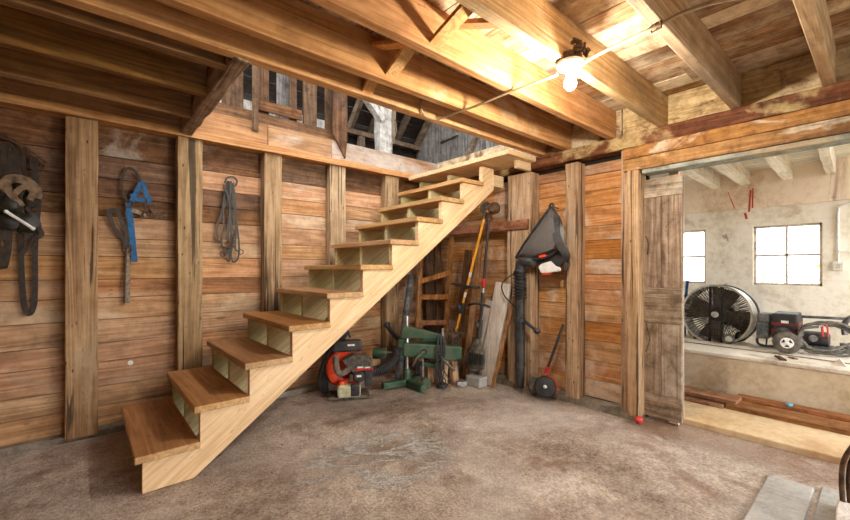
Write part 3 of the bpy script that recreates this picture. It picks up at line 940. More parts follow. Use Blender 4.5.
# ================================================================== LOFT ABOVE THE LEFT WALL
YL = 3.5
def lz(v):
    return 0
for u0, u1, vb, lab in ((222, 243.5, 105, 'brown upright loft board nearest the grey header beam'),
                        (258.5, 269, 112, 'brown upright loft board behind the narrow hanging strip'),
                        (290, 297, 125, 'narrow brown loft board beside the grey one'),
                        (303.5, 317, 125, 'broad brown loft board left of the dark gap by the pointed strip'),
                        (325.5, 332, 135, 'brown loft board edge beside the pointed strip')):
    a, b = at(u0, 110, 'Y', YL), at(u1, 110, 'Y', YL)
    MBx = MB().box(a.x, b.x, YL, YL + .022, 2.17, 3.25)
    tag(MBx.build('loft_board', M['loft'], bevel=.003), lab, 'board', 'upright boards of the loft partition')
a, b = at(278, 90, 'Y', YL + .05), at(290, 90, 'Y', YL + .05)
tag(MB().box(a.x, b.x, YL + .066, YL + .09, 2.3, 3.25).build('loft_board', M['grey_board'], bevel=.003), 'grey upright loft board lit pale on its edge', 'board', 'upright boards of the loft partition')
a, b = at(252, 110, 'Y', 3.43), at(258, 110, 'Y', 3.43)
tag(MB().box(a.x, b.x, 3.415, 3.433, 2.27, 3.2).build('nailed_strip', M['loft'], bevel=.003), 'narrow upright strip nailed over the rim board near the grey header beam', 'strip')
p, q = at(253, 105, 'Y', 3.46), at(302, 116, 'Y', 3.46)
tag(MB().beam((p.x, 3.466, 2.515), (q.x, 3.466, 2.515), .02, .09).build('loft_rail', M['loft_x'], bevel=.003), 'brown rail nailed across the upright loft boards', 'rail')
p, q = at(232, 112, 'Y', 3.48), at(335, 132, 'Y', 3.48)
tag(MB().box(p.x - .4, q.x, 3.478, 3.497, 2.345, 2.455).build('loft_rail', M['loft_x'], bevel=.003), 'low brown rail along the foot of the upright loft boards', 'rail')
mb = MB()
a, b, c = at(333, 95, 'Y', 3.42), at(347, 95, 'Y', 3.42), at(344, 157, 'Y', 3.42)
mb.prism([(a.x, 3.41, 3.1), (b.x, 3.41, 3.1), (b.x, 3.41, 2.40), (b.x - .02, 3.41, 2.19), (a.x, 3.41, 2.40)], (0, .028, 0))
tag(mb.build('pointed_strip', M['loft'], bevel=.003), 'brown strip with a pointed lower end at the corner of the loft boards', 'strip')
p = at(247, 100, 'Y', 3.78)
tag(MB().box(.6, 1.92, 3.78, 3.81, 2.3, p.z).build('loft_kerb', M['white_post'], bevel=.003), 'low white board seen through the gaps at the foot of the loft boards', 'board')
mb = MB()
for k in range(26):  # unseen front wall added to darken the loft
    mb.box(-2.4 + k * .25, -2.155 + k * .25, -1.2, -1.17, 2.38, 5.2)
struct(mb.build('wall_loft', M['grey_board'], origin=(0, 0, 0)), 'unseen board wall added to keep daylight out of the loft')
MB().box(-2.4, 3.7, 3.565, 4.45, 2.2, 2.299).build('floor', M['loft_x'], origin=(0, 0, 0))['kind'] = 'structure'
# loft far wall, plate, rafters, roof
YR = 4.3
zp = at(384, 139, 'Y', YR).z
mb = MB()
x = .2
while x < 3.7:
    w = random.uniform(.13, .2)
    mb.box(x, x + w - .006, YR + .1, YR + .125, 2.3, zp + .1)
    x += w
struct(mb.build('wall_loft', M['roof'], origin=(0, 0, 0)), 'dark outer wall of the loft')
tag(MB().box(1.9, 3.7, YR, YR + .09, zp - .03, zp + .03).build('loft_plate', M['rafter'], bevel=.003), 'long grey brown plate carrying the rafter feet in the loft', 'beam')
c = at(362, 141, 'Y', YR + .02)
tag(MB().box(c.x - .04, c.x + .04, YR + .01, YR + .08, 2.3, zp - .031).build('loft_stud', M['rafter'], bevel=.003), 'short stud under the loft plate near the pointed strip', 'stud')
sl = math.radians(47)
for k, u in enumerate((352, 372, 399, 419)):
    c = at(u, 138, 'Y', YR)
    p = V((c.x, YR + .05, zp + .05))
    q = p + V((0, -3.4 * math.cos(sl), 3.4 * math.sin(sl)))
    tag(MB().beam(p, q, .05, .09).build('loft_rafter', M['rafter'], bevel=.003), ['loft rafter nearest the pointed strip', 'loft rafter just left of the white post', 'loft rafter just right of the white post', 'loft rafter nearest the grey gable boards'][k], 'rafter', 'rafters of the loft roof')
mb = MB()
for k in range(44):  # run on past the visible slope to keep daylight out of the loft
    p = V((.0, YR + .2 - k * .19 * math.cos(sl), zp + .03 + k * .19 * math.sin(sl) - .12 * math.sin(sl) + .03))
    n = V((0, math.sin(sl), math.cos(sl))) * .05
    d = V((0, -math.cos(sl), math.sin(sl))) * .185
    vs = [p + n, p + n + V((3.9, 0, 0)), p + n + d + V((3.9, 0, 0)), p + n + d]
    mb.prism(vs, V((0, math.sin(sl), math.cos(sl))) * .02)
struct(mb.build('roof', M['roof'], origin=(0, 0, 0)), 'dark roof boards above the loft')
mb = MB()
y = 1.9
XG = 3.62
while y < YR + .1:
    w = random.uniform(.09, .14)
    mb.box(XG, XG + .02, y, y + w - .005, 2.2, 4.4)
    y += w
struct(mb.build('wall_gable', M['grey_board'], origin=(0, 0, 0)), 'silver grey gable boards at the end of the loft')
p, q = at(467, 160, 'X', XG - .03), at(480, 128, 'X', XG - .03)
tag(MB().beam((XG - .03, p.y, p.z), (XG - .03, q.y, q.z), .05, .07, up=(1, 0, 0)).build('gable_brace', M['rafter'], bevel=.003), 'diagonal brace on the grey gable boards', 'brace')
p, q = at(441, 142, 'X', XG - .02), at(458, 134, 'X', XG - .02)
tag(MB().beam(p, q, .03, .06, up=(1, 0, 0)).build('gable_cleat', M['grey_board'], bevel=.003), 'short pale cleat nailed to the grey gable boards', 'cleat')
YP = 3.72
a, b = at(382.5, 130, 'Y', YP), at(390.5, 130, 'Y', YP)
wp = thing('loft_post', (a.x, YP, 2.25), 'white painted post with a knee brace standing in the loft', 'post')
mb = MB().beam(((a.x + b.x) / 2, YP + .06, 2.25), ((a.x + b.x) / 2, YP + .06, 3.4), b.x - a.x + .06, .12, up=(0, 1, 0), seg=8, jit=.006)
mb.build('shaft', M['white_post'], wp, bevel=.005)
p, q = at(382, 121, 'Y', YP), at(366, 98, 'Y', YP)
MB().beam(p, q, .06, .09, up=(0, 1, 0)).build('knee_brace', M['white_post'], wp, bevel=.004)
mb = MB()
for k in range(9):
    mb.tube(smooth_path([(b.x + .05 + random.uniform(-.03, .02), YP - .012, 2.95), (b.x + .05 + random.uniform(-.03, .03), YP - .02, 2.75), (b.x + .04 + random.uniform(-.04, .03), YP - .02, 2.52 + random.uniform(0, .15))], 4), .006, 5)
mb.build('hanging_cords', M['strap_grey'], wp)

# ================================================================== ANNEX JOISTS AND FITTINGS
for y, lab in ((1.62, None), (1.21, 'whitewashed annex joist just right of the board door, first'), (.80, 'whitewashed annex joist second from the board door'), (.60, None), (.43, 'whitewashed annex joist above the whole window'), (.27, 'whitewashed annex joist nearest the right edge')):
    pass
for y0, y1, lab in ((1.12, 1.20, 'whitewashed annex joist nearest the board door'), (.87, .95, 'whitewashed annex joist second from the board door'), (.53, .61, 'whitewashed annex joist above the middle of the whole window'), (.235, .30, 'whitewashed annex joist nearest the right edge of the photo')):
    mb = MB().beam((3.28, (y0 + y1) / 2 + 0, 2.085), (XW - .02, (y0 + y1) / 2 + .06, 2.085), y1 - y0, .15, seg=12, jit=.003)
    tag(mb.build('annex_joist', M['white_joist'], bevel=.004), lab, 'joist', 'whitewashed joists of the annex')
# conduit with outlet box
p = at(838, 207, 'X', XW - .05)
cd = thing('wall_conduit', (XW - .03, p.y, 1.1), 'white wall conduit dropping to an outlet box right of the window', 'conduit')
mb = MB().tube(smooth_path([(XW - .05, p.y - .6, 1.74), (XW - .05, p.y - .15, 1.73), (XW - .045, p.y - .02, 1.70), (XW - .018, p.y, 1.66), (XW - .015, p.y, 1.18)], 6), .011, 8)
mb.build('pipe', M['white_plastic'], cd, smooth=True)
MB().box(XW - .04, XW - .001, p.y - .035, p.y + .035, 1.10, 1.18).build('outlet_box', M['porcelain'], cd, bevel=.004)
MB().box(XW - .043, XW - .04, p.y - .014, p.y + .014, 1.12, 1.155).build('socket', M['win_frame'], cd)
MB().box(XW - .03, XW - .001, p.y - .3, p.y, 1.27, 1.29).build('branch_pipe', M['white_plastic'], cd, bevel=.004)
# red paint runs (thin dried paint)
mb = MB()
for u0, v0, u1, v1, w in ((750.5, 190, 749, 212, .014), (753, 188, 752.5, 208, .01), (745, 213, 746.5, 219, .02), (728, 192, 735, 209, .006)):
    a, b = at(u0, v0, 'X', XW - .036), at(u1, v1, 'X', XW - .036)
    mb.beam(a, b, w, .004, up=(1, 0, 0), seg=5, jit=.0015)
tag(mb.build('paint_runs', M['red_paint']), 'red paint runs on the limed wall above the windows', 'paint stain')

# ================================================================== THINGS ON THE LEFT WALL
YWL = 3.495
def wp_(u, v, d=.02):
    return at(u, v, 'Y', YWL - d)
NRM = (0, -1, 0)
def strap(mb, pts, w, d=.02, t=.004, n=5, closed=False, m=0):
    P3 = [wp_(p[0], p[1], p[2] if len(p) > 2 else d) for p in pts]
    mb.ribbon(smooth_path(P3, n, closed), w, t, NRM, m, closed)

# tangled dark harness
h0 = wp_(18, 140, 0)
hn = thing('horse_harness', (h0.x, YWL - .02, 1.2), 'tangled dark leather harness hanging at the far left of the wall', 'harness')
mb = MB()
strap(mb, [(2, 137, .03), (16, 142, .04), (30, 152, .05), (50, 167, .05)], .022, t=.018)
mb.build('peg_rail', M['rust'], hn, label='dark bar the straps hang from')
mb = MB()
strap(mb, [(22, 228, .03), (21, 250, .03), (22, 280, .03), (24, 303, .03), (29, 314, .03), (34, 305, .03), (35, 280, .03), (35, 250, .03), (37, 222, .03)], .028)
strap(mb, [(0, 150, .025), (-4, 200, .03), (-3, 240, .03), (3, 268, .03), (8, 250, .03), (9, 225, .03)], .03)
strap(mb, [(24, 150, .05), (23, 165, .05), (26, 176, .055), (24, 190, .05)], .02)
strap(mb, [(14, 146, .04), (13, 165, .05), (16, 178, .05)], .018)
strap(mb, [(34, 155, .05), (37, 180, .05), (39, 205, .05), (36, 228, .05)], .022)
strap(mb, [(8, 142, .04), (6, 170, .05), (7, 195, .06), (5, 220, .05), (2, 240, .04)], .026)
strap(mb, [(22, 254, .05), (34, 240, .06), (42, 234, .06), (34, 224, .06), (24, 228, .05)], .024)
strap(mb, [(3, 150, .05), (10, 190, .06), (17, 215, .06), (28, 236, .05), (36, 240, .05)], .022)
strap(mb, [(12, 150, .05), (20, 190, .05), (30, 215, .05), (24, 234, .05)], .02)
for k in range(5):
    u = 3 + k * 7
    strap(mb, [(u, 142 + k * 4, .05), (u + random.uniform(-3, 3), 175, .05), (u + random.uniform(-4, 4), 205, .06), (u + random.uniform(-3, 5), 232, .05)], .017)
mb.build('strap', M['leather'], hn)
mb = MB()
strap(mb, [(8, 192, .075), (5, 184, .09), (10, 179, .1), (20, 179, .105), (31, 184, .1), (37, 192, .09), (36, 198, .075)], .05, t=.006)
strap(mb, [(14, 196, .085), (20, 189, .1), (27, 187, .1), (33, 192, .09), (30, 200, .08)], .03, t=.006)
strap(mb, [(6, 188, .09), (12, 196, .09), (19, 202, .085), (22, 206, .08)], .03, t=.006)
mb.build('collar_pad', M['leather_tan'], hn, label='lighter dusty brown curled pad strap')
mb = MB()
mb.ball(wp_(10, 205, .06), (.06, .04, .06), 10, jit=.25)
mb.ball(wp_(8, 222, .06), (.07, .045, .05), 10, jit=.25)
mb.ball(wp_(26, 222, .05), (.06, .035, .07), 10, jit=.25)
mb.ball(wp_(30, 200, .05), (.04, .03, .05), 10, jit=.25)
mb.build('bundle', M['leather_black'], hn, smooth=True)
a, b = wp_(6, 211.5, .115), wp_(33, 228.5, .105)
mb = MB().tube([a, a.lerp(b, .3), a.lerp(b, .7), b], .0095, 10)
mb.ball(a, .012, 8).ball(b, .012, 8)
mb.build('white_rod', M['white_plastic'], hn, smooth=True, label='white rod')
mb = MB()
for u, v in ((30, 155), (24, 152), (12, 149)):
    mb = MB()
    mb.tube(smooth_path([wp_(u - 2, v, .05), wp_(u, v - 3, .06), wp_(u + 2, v, .05), wp_(u, v + 4, .06)], 4, True), .003, 6, closed=True)
    mb.build('buckle', M['rust'], hn, smooth=True)

# blue halter
h0 = wp_(130, 185, 0)
hl = thing('horse_halter', (h0.x, YWL - .02, 1.0), 'blue webbing halter with brown leather straps hanging on the boards', 'halter')
mb = MB()
strap(mb, [(130, 203), (124, 196), (122, 184), (124, 173), (129, 168), (136, 172), (140, 182), (139, 192), (134, 200)], .012, .03, .014)
strap(mb, [(110, 218), (109, 212), (114, 210), (119, 214), (122, 222), (126, 232)], .028, .045, .006)
strap(mb, [(110, 217), (114, 228), (121, 236), (126, 244)], .024, .03, .006)
strap(mb, [(127, 211), (129, 225), (127, 238), (126, 248)], .034, .03, .012)
mb.build('leather_strap', M['leather'], hl, label='dark brown looped leather straps')
mb = MB()
strap(mb, [(128, 203), (131, 225), (133, 245), (134.5, 262)], .036, .035, .005)
strap(mb, [(131, 203), (136, 193), (141, 184), (144, 182.5)], .03, .045, .005)
strap(mb, [(131, 194), (137, 199), (144, 200), (150, 202)], .03, .04, .005)
strap(mb, [(144, 183), (145, 191), (148, 197), (150, 204)], .028, .05, .005)
mb.build('webbing', M['blue'], hl, label='blue nylon webbing')
mb = MB()
strap(mb, [(127, 250), (128, 270), (128, 290), (127.5, 303)], .024, .025, .004)
mb.build('hanging_strap', M['strap_grey'], hl, label='pale worn strap end with buckle holes')
mb = MB()
strap(mb, [(132, 210), (140, 213), (146, 216)], .028, .035, .005)
mb.build('nose_strap', M['strap_grey'], hl)
mb = MB()
strap(mb, [(126, 238), (126, 262), (124, 285), (124.5, 303)], .008, .028, .006)
mb.build('lace', M['leather'], hl)
mb = MB()
for u, v, r in ((150, 207, 4), (129, 204, 3), (127, 249, 3.5), (147, 215, 3)):
    c = wp_(u, v, .05)
    q = r * .0085
    mb = MB().tube([c + V((q * math.cos(k * PI / 4), 0, q * math.sin(k * PI / 4))) for k in range(8)], .004, 6, closed=True)
    mb.build('ring', M['rust'], hl, smooth=True)
MB().ball(wp_(151, 211, .05), .014, 8).build('snap', M['rust'], hl, smooth=True)

# black bridle
h0 = wp_(229, 180, 0)
br = thing('horse_bridle', (h0.x, YWL - .02, 1.2), 'black leather bridle bunched on a nail between two posts', 'bridle')
mb = MB()
strap(mb, [(225, 183), (227, 178), (233, 177), (237, 181), (235, 186), (230, 184)], .012, .035, .01)
strap(mb, [(228, 181), (226, 200), (221, 215), (217, 228), (218, 240), (222, 243)], .016, .03)
strap(mb, [(229, 181), (229, 205), (231, 225), (231, 245), (229, 262)], .018, .04)
strap(mb, [(231, 181), (234, 205), (237, 225), (239, 245), (238, 258), (233, 262), (231, 253), (234, 240)], .013, .045)
strap(mb, [(230, 182), (231, 210), (236, 230), (235, 248), (240, 252)], .012, .05)
strap(mb, [(227, 183), (223, 205), (224, 225), (221, 240), (226, 252), (232, 250)], .012, .035)
strap(mb, [(233, 183), (235, 200), (236, 222), (233, 240), (224, 256)], .012, .04)
strap(mb, [(226, 190), (230, 205), (229, 225), (226, 240)], .02, .05)
mb.build('strap', M['leather_black'], br)
mb = MB()
for u, v, r in ((219, 239, 2.5), (223, 254, 2.5), (235, 236, 2.5), (241, 252, 2.2), (228, 244, 2.5)):
    c = wp_(u, v, .05)
    q = r * .0088
    mb = MB().tube([c + V((q * math.cos(k * PI / 4), 0, q * math.sin(k * PI / 4))) for k in range(8)], .004, 6, closed=True)
    mb.build('ring', M['rust'], br, smooth=True)
mb = MB().tube([wp_(220, 246, .05), wp_(228, 248, .055), wp_(236, 246, .05)], .007, 8)
mb.build('bit', M['rust'], br, smooth=True)
c = wp_(130.5, 363, -.0)  # pale disc stands for light shining through a knot hole
tag(MB().lathe([(.017, 0), (.017, -.004), (.012, -.006)], (c.x, 3.5, c.z), (0, 1, 0), 14).build('knot_hole_light', M['white_plastic'], smooth=True), 'small pale disc for a shining knot hole in the low boards left of the second stair tread', 'disc')

# ================================================================== THINGS IN THE CORNER UNDER THE STAIRS
# backpack blower on the floor
K = .0094 / 6.5
F = Frame((1.745, 3.05, 0), -math.radians(29))
bl = thing('backpack_blower', tuple(F.o), 'orange and black backpack blower standing on the floor under the stairs', 'leaf blower')
lx = lambda c: (c - 227) * K
lzz = lambda c: (452 - c) * K
mb = MB()
F.box(mb, lx(108), lx(350), -.10, .12, .0, .028)
mb.build('base', M['dusty'], bl, bevel=.01)
mb = MB()
prof = [(70, 440), (45, 400), (75, 260), (110, 150), (155, 70), (205, 62), (225, 90), (150, 190), (110, 300), (105, 440)]
mb.prism([F(lx(a), .05, max(.012, lzz(b))) for a, b in prof], F.d(0, .1, 0))
mb.build('back_frame', M['black_clean'], bl, bevel=.012)
mb = MB().tube(smooth_path([F(lx(150), .08, lzz(100)), F(lx(160), .06, lzz(62)), F(lx(190), .05, lzz(52)), F(lx(222), .05, lzz(66)), F(lx(236), .06, lzz(105))], 5), .011, 8)
mb.build('carry_handle', M['black'], bl, smooth=True)
mb = MB()
ax = F.d(0, -1, 0)
mb.lathe([(.06, -.02), (.15, -.02), (.176, .0), (.178, .045), (.165, .075), (.12, .085), (.085, .07), (.08, .0)], F(lx(212), .06, lzz(282)), ax, 36)
mb.build('fan_housing', M['orange'], bl, smooth=True)
mb = MB()
F.box(mb, lx(128), lx(305), -.05, .06, lzz(180), lzz(112))
mb.build('air_filter_box', M['black'], bl, bevel=.02)
mb = MB()
F.box(mb, lx(220), lx(262), -.054, -.05, lzz(142), lzz(132))
mb.build('mark', M['white_plastic'], bl)
mb = MB()
poly = [(185, 215), (250, 185), (330, 195), (365, 230), (365, 275), (250, 290), (215, 250)]
mb.prism([F(lx(a), -.14, lzz(b)) for a, b in poly], F.d(0, .14, 0))
mb.build('engine_cover', M['dusty'], bl, bevel=.012)
mb = MB()
F.box(mb, lx(262), lx(368), -.145, -.139, lzz(275), lzz(262), 0)
F.box(mb, lx(275), lx(310), -.147, -.139, lzz(261), lzz(252), 1)
F.box(mb, lx(318), lx(350), -.147, -.139, lzz(263), lzz(256), 1)
mb.build('stripe', [M['red'], M['white_plastic']], bl)
mb = MB().tube(smooth_path([F(lx(150), -.15, lzz(180)), F(lx(155), -.16, lzz(230)), F(lx(165), -.16, lzz(275)), F(lx(195), -.14, lzz(285)), F(lx(232), -.11, lzz(262))], 5), [.026] * 20 + [.022], 12)
mb.build('control_grip', M['tan_grip'], bl, smooth=True)
mb = MB().lathe([(.05, 0), (.05, .05), (.035, .06)], F(lx(285), -.06, lzz(318)), ax, 20)
F.box(mb, lx(230), lx(250), -.12, -.06, lzz(340), lzz(300))
F.box(mb, lx(320), lx(365), -.10, .0, lzz(380), lzz(285))
mb.build('recoil_starter', M['black'], bl, bevel=.004)
mb = MB()
F.box(mb, lx(272), lx(300), -.123, -.12, lzz(318), lzz(306))
mb.build('mark', M['white_plastic'], bl)
mb = MB()
F.box(mb, lx(160), lx(296), -.13, -.03, lzz(436), lzz(362))
tk = mb.build('fuel_tank', M['tank'], bl, bevel=.022, label='cream see-through fuel tank')
mb = MB()
F.box(mb, lx(238), lx(290), -.134, -.10, lzz(428), lzz(358))
mb.build('tank_strap', M['black'], tk, bevel=.006)
MB().lathe([(.026, 0), (.026, .03), (.02, .036)], F(lx(185), -.08, lzz(366)), (0, 0, 1), 16).build('fuel_cap', M['orange'], tk, smooth=True)
hp = smooth_path([F(lx(350), -.02, lzz(305)), F(lx(400), -.03, lzz(300)), F(lx(455), -.02, lzz(280)), F(lx(505), .0, lzz(235)), F(lx(530), .03, lzz(170))], 12)
mb = MB().tube(hp, [.042 + (.005 if k % 2 else 0) for k in range(len(hp))], 14)
mb.build('hose', M['black_clean'], bl, smooth=False)
mb = MB()
strap_pts = [F(lx(120), .0, lzz(160)), F(lx(75), -.02, lzz(250)), F(lx(52), .0, lzz(350)), F(lx(70), .04, lzz(430))]
mb.ribbon(smooth_path(strap_pts, 6), .05, .01, F.d(-1, -.5, .2))
mb.build('shoulder_strap', M['black_clean'], bl)

# green machine
K = .0091
F = Frame((2.312, 2.945, 0), -math.radians(37.5))
gm = thing('bench_machine', tuple(F.o), 'dark green cast iron machine with chrome column and two arms on the floor', 'machine')
gx = lambda u: (u - 402) * K
gz = lambda v: (389 - v) * K
def obx(mb, u0, u1, v0, v1, y0, y1, m=0):
    F.box(mb, gx(u0), gx(u1), y0, y1, max(0.003, gz(v1)), gz(v0), m)
mb = MB()
mb.beam(F(.0, .02, .035), F(gx(377), -.10, .035), .06, .06)
mb.beam(F(.0, .02, .035), F(gx(418), -.20, .035), .06, .06)
mb.beam(F(.0, .02, .035), F(gx(412), .16, .035), .06, .06)
base = mb.build('tripod_base', M['green'], gm, bevel=.006)
for c in (F(gx(377), -.10, .002), F(gx(418), -.20, .002), F(gx(412), .16, .002)):
    MB().lathe([(.014, 0), (.014, .006)], c, n=10).build('foot_bolt', M['dull_steel'], base)
MB().lathe([(.036, .05), (.036, .155), (.03, .165)], F(0, .02, 0), n=20).build('column_socket', M['green'], gm, smooth=True)
MB().lathe([(.019, .12), (.019, .66), (.015, .665)], F(0, .02, 0), n=18).build('column', M['steel'], gm, smooth=True, label='bright steel column')
mb = MB()
mb.prism([F(gx(397), -.02, gz(338)), F(gx(441), -.02, gz(341)), F(gx(441), -.02, gz(336)), F(gx(404), -.02, gz(326.5)), F(gx(397), -.02, gz(327))], F.d(0, .08, 0))
mb.build('upper_arm', M['green'], gm, bevel=.006)
mb = MB()
mb.prism([F(gx(398), -.05, gz(357)), F(gx(448), -.05, gz(362)), F(gx(459), -.05, gz(360)), F(gx(459), -.05, gz(348)), F(gx(430), -.05, gz(345)), F(gx(398), -.05, gz(343))], F.d(0, .14, 0))
arm = mb.build('lower_arm', M['green'], gm, bevel=.012)
for u, v in ((420, 352), (435, 354)):
    mb = MB().lathe([(.026, 0), (.026, .006), (.02, .007)], F(gx(u), -.05, gz(v)), F.d(0, -1, 0), 16)
    mb.build('arm_hole', M['black_clean'], arm)
mb = MB()
obx(mb, 393, 399, 340, 360, -.03, .07)
mb.build('clamp', M['green'], gm, bevel=.006)
mb = MB().lathe([(.03, 0), (.05, .005), (.052, .02), (.052, .125), (.046, .135), (.02, .137)], F(gx(366), .02, gz(355)), F.d(1, 0, 0), 24)
mb.build('motor', M['green'], gm, smooth=True)
MB().tube([F(gx(380), .02, gz(354)), F(gx(396), .02, gz(354))], .007, 8).build('motor_shaft', M['steel'], gm, smooth=True)
mb = MB()
mb.beam(F(gx(418), .02, gz(339)), F(gx(440), .02, gz(341)), .05, .05)
obx(mb, 415, 436, 338, 345, .04, .1)
mb.build('rear_box', M['green'], gm, bevel=.006)
mb = MB()
mb.prism([F(gx(415), .0, gz(368)), F(gx(433), .0, gz(371)), F(gx(436), .0, gz(366)), F(gx(434), .0, gz(362)), F(gx(430), .0, gz(366)), F(gx(416), .0, gz(364))], F.d(0, .05, 0))
mb.build('hook_arm', M['green'], gm, bevel=.006)
mb = MB()
for k, u in enumerate((444, 447, 450, 453, 456, 459)):
    v = 338 - (k % 3) * 1.5
    mb.lathe([(.008, 0), (.008, .06), (.013, .061), (.013, .072)], F(gx(u), .03 + (k % 2) * .04, gz(348)), (0, 0, 1), 8)
mb.beam(F(gx(438), .03, gz(335)), F(gx(460), .05, gz(335)), .03, .03)
for k in range(10):
    mb.ball(F(gx(random.uniform(443, 462)), random.uniform(-.01, .08), gz(random.uniform(330, 342))), random.uniform(.008, .017), 7, jit=.25)
mb.build('bolts', M['rust'], gm)
mb = MB()
mb.lathe([(.011, 0), (.011, .12)], F(gx(439), -.02, gz(344)), (0, 0, 1), 10)
mb.ball(F(gx(439), -.02, gz(330)), .016, 10)
mb.build('adjusting_screw', M['dull_steel'], gm, smooth=True)
for k in range(8):
    u = random.uniform(434, 442)
    mb2 = MB().tube(smooth_path([F(gx(u), -.06, gz(336)), F(gx(u + random.uniform(-3, 3)), -.075, gz(350)), F(gx(u + random.uniform(-4, 4)), -.08, gz(368)), F(gx(u + random.uniform(-5, 7)), -.08, gz(382)), F(gx(438), -.07, gz(388))], 5), .0055, 6)
    mb2.build('cable', M['black_clean'], gm, smooth=True)
mb = MB().tube(smooth_path([F(gx(408), -.06, gz(366)), F(gx(411), -.07, gz(359)), F(gx(416), -.07, gz(354)), F(gx(420), -.05, gz(352))], 5), .012, 8)
mb.build('hose', M['hose'], gm, smooth=True)
mb = MB().tube(smooth_path([F(gx(435), -.055, gz(354)), F(gx(440), -.08, gz(361)), F(gx(446), -.085, gz(367)), F(gx(451), -.08, gz(371))], 5), .013, 8)
mb.build('hose', M['hose'], gm, smooth=True)
mb = MB().lathe([(.02, 0), (.055, .006), (.05, .03), (.02, .045)], F(gx(438), -.05, .003), (0, 0, 1), 14)
mb.build('foot_pedal', M['black_clean'], gm, smooth=True)
mb = MB().tube([F(gx(418.5), -.01, .05), F(gx(418.5), -.01, gz(358))], .008, 8)
mb.build('guide_rod', M['dull_steel'], gm, smooth=True)
mb = MB()
mb.prism([F(gx(417), -.10, .02), F(gx(424), -.12, .02), F(gx(427), -.10, .05), F(gx(423), -.08, .1), F(gx(418), -.08, .09)], F.d(0, .05, 0))
mb.build('foot_bracket', M['green'], gm, bevel=.008)

p = F(gx(413), .19, .0)
tag(MB().box(p.x - .022, p.x + .022, p.y - .02, p.y + .02, .06, .2).lathe([(.012, .2), (.012, .23)], (p.x, p.y, 0), n=10).box(p.x - .03, p.x + .03, p.y - .03, p.y + .03, .0, .06).build('oil_bottle', M['grey_pipe'], bevel=.006), 'small grey bottle on a block behind the green column', 'bottle')

# black bent wand behind the column
p0, p1, p2, p3 = [at(u, v, 'Y', 3.17) for u, v in ((387, 325), (391, 331), (397, 338), (404, 341))]
mb = MB().tube(smooth_path([p0, p1, p2, p3], 5), .022, 12)
mb.ball(p0, .034, 12)
mb.tube([p3, (p3.x + .03, 3.2, .0)], .01, 8)
tag(mb.build('blower_wand', M['black_clean'], smooth=True), 'black bent pipe with a round end leaning behind the green machine', 'pipe')

# grey round pole leaning
a, b = at(411, 276, 'Y', 3.37), at(405, 378, 'Y', 3.24)
a = V((a.x, 3.37, a.z)); b = V((at(398, 372, 'Y', 3.12).x, 3.12, .03))
tag(MB().tube([b, a], [.038, .034], 14).build('leaning_pipe', M['grey_pipe'], smooth=True), 'thick dark grey pipe leaning on the wall under the stairs', 'pipe')

# wooden rack (ladder like) in the corner
lad = thing('wooden_rack', (2.9, 3.2, 0), 'rough ladder like wooden rack standing in the corner under the stairs', 'rack')
def bp(u, v, x=None, y=None):
    return at(u, v, 'X', x) if x is not None else at(u, v, 'Y', y)
ru, rl = at(452, 230, 'X', 3.09), at(444, 362, 'X', 3.0)
rl = V((3.0, at(444, 340, 'X', 3.0).y, .01))
mb = MB().beam(rl, ru, .05, .03, up=(1, 0, 0), seg=6, jit=.002)
mb.build('rail', M['stick'], lad, bevel=.003)
lu, ll = at(421, 255, 'Y', 3.38), V((at(415, 330, 'Y', 3.3).x, 3.3, .01))
mb = MB().beam(ll, lu, .05, .03, up=(0, 1, 0), seg=6, jit=.002)
mb.build('rail', M['stick'], lad, bevel=.003)
def onl(p, q, z):
    return p.lerp(q, (z - p.z) / (q.z - p.z))
for z, dz in ((1.02, .05), (.80, .0), (.52, 0)):
    p, q = onl(ll, lu, z - dz), onl(rl, ru, z + dz)
    MB().beam(p, q, .03, .055, seg=4, jit=.002).build('rung', M['stick'], lad, bevel=.003)

# old boards leaning in the corner behind the rack
for k, (u, v, w, lab) in enumerate(((428, 262, .12, 'dark rough board standing in the corner behind the rack, left one'), (437, 250, .10, 'dark rough board standing in the corner behind the rack, right one'))):
    a = at(u, v, 'Y', 3.39)
    tag(MB().beam((a.x + .02, 3.34, .01), (a.x, 3.392, a.z + .3), w, .02, up=(0, 1, 0), seg=5, jit=.002).build('leaning_board', M['loft'], bevel=.003), lab, 'board')

# horizontal rail board on the wall
a, b = at(457, 229, 'X', 3.05), at(526, 226, 'X', 3.05)
zr = (a.z + b.z) / 2
tag(MB().beam((3.045, 3.35, zr), (3.045, 2.10, zr), .03, .085, seg=8, jit=.002).build('tool_rail', M['red_rail'], bevel=.004), 'reddish horizontal rail the trimmer heads rest against', 'rail')

# string trimmers, heads up
def trimmer(label, top, bot, shaft, r, extra):
    t = thing('string_trimmer', (bot.x, bot.y, 0), label, 'string trimmer', 'upside down string trimmers')
    MB().tube([bot, bot.lerp(top, .5), top], r, 12).build('shaft', shaft, t, smooth=True)
    return t
XT = 2.97
top = at(484.5, 217, 'X', 2.98)
bot = at(455, 335, 'X', 2.86)
t1 = trimmer('string trimmer with an orange yellow shaft leaning head up', top, bot, M['yellow'], .0135, None)
ax = (top - bot).normalized()
mb = MB().tube([top - ax * .02, top + ax * .05], .02, 12)
c = at(485, 207, 'X', 2.99)
mb.lathe([(.02, -.03), (.055, -.025), (.06, .0), (.055, .02), (.02, .04)], c, (-.5, .3, .6), 18)
mb.build('cutting_head', M['dusty'], t1, smooth=True, label='dusty dark cutting head')
c = bot.lerp(top, .46)
mb = MB().tube(smooth_path([at(452, 283.5, 'X', 2.84), at(460, 285, 'X', 2.84), at(470, 287, 'X', 2.86), at(480, 287.5, 'X', 2.90)], 5), .014, 10)
mb.ball(bot.lerp(top, .415), (.026, .026, .022), 10)
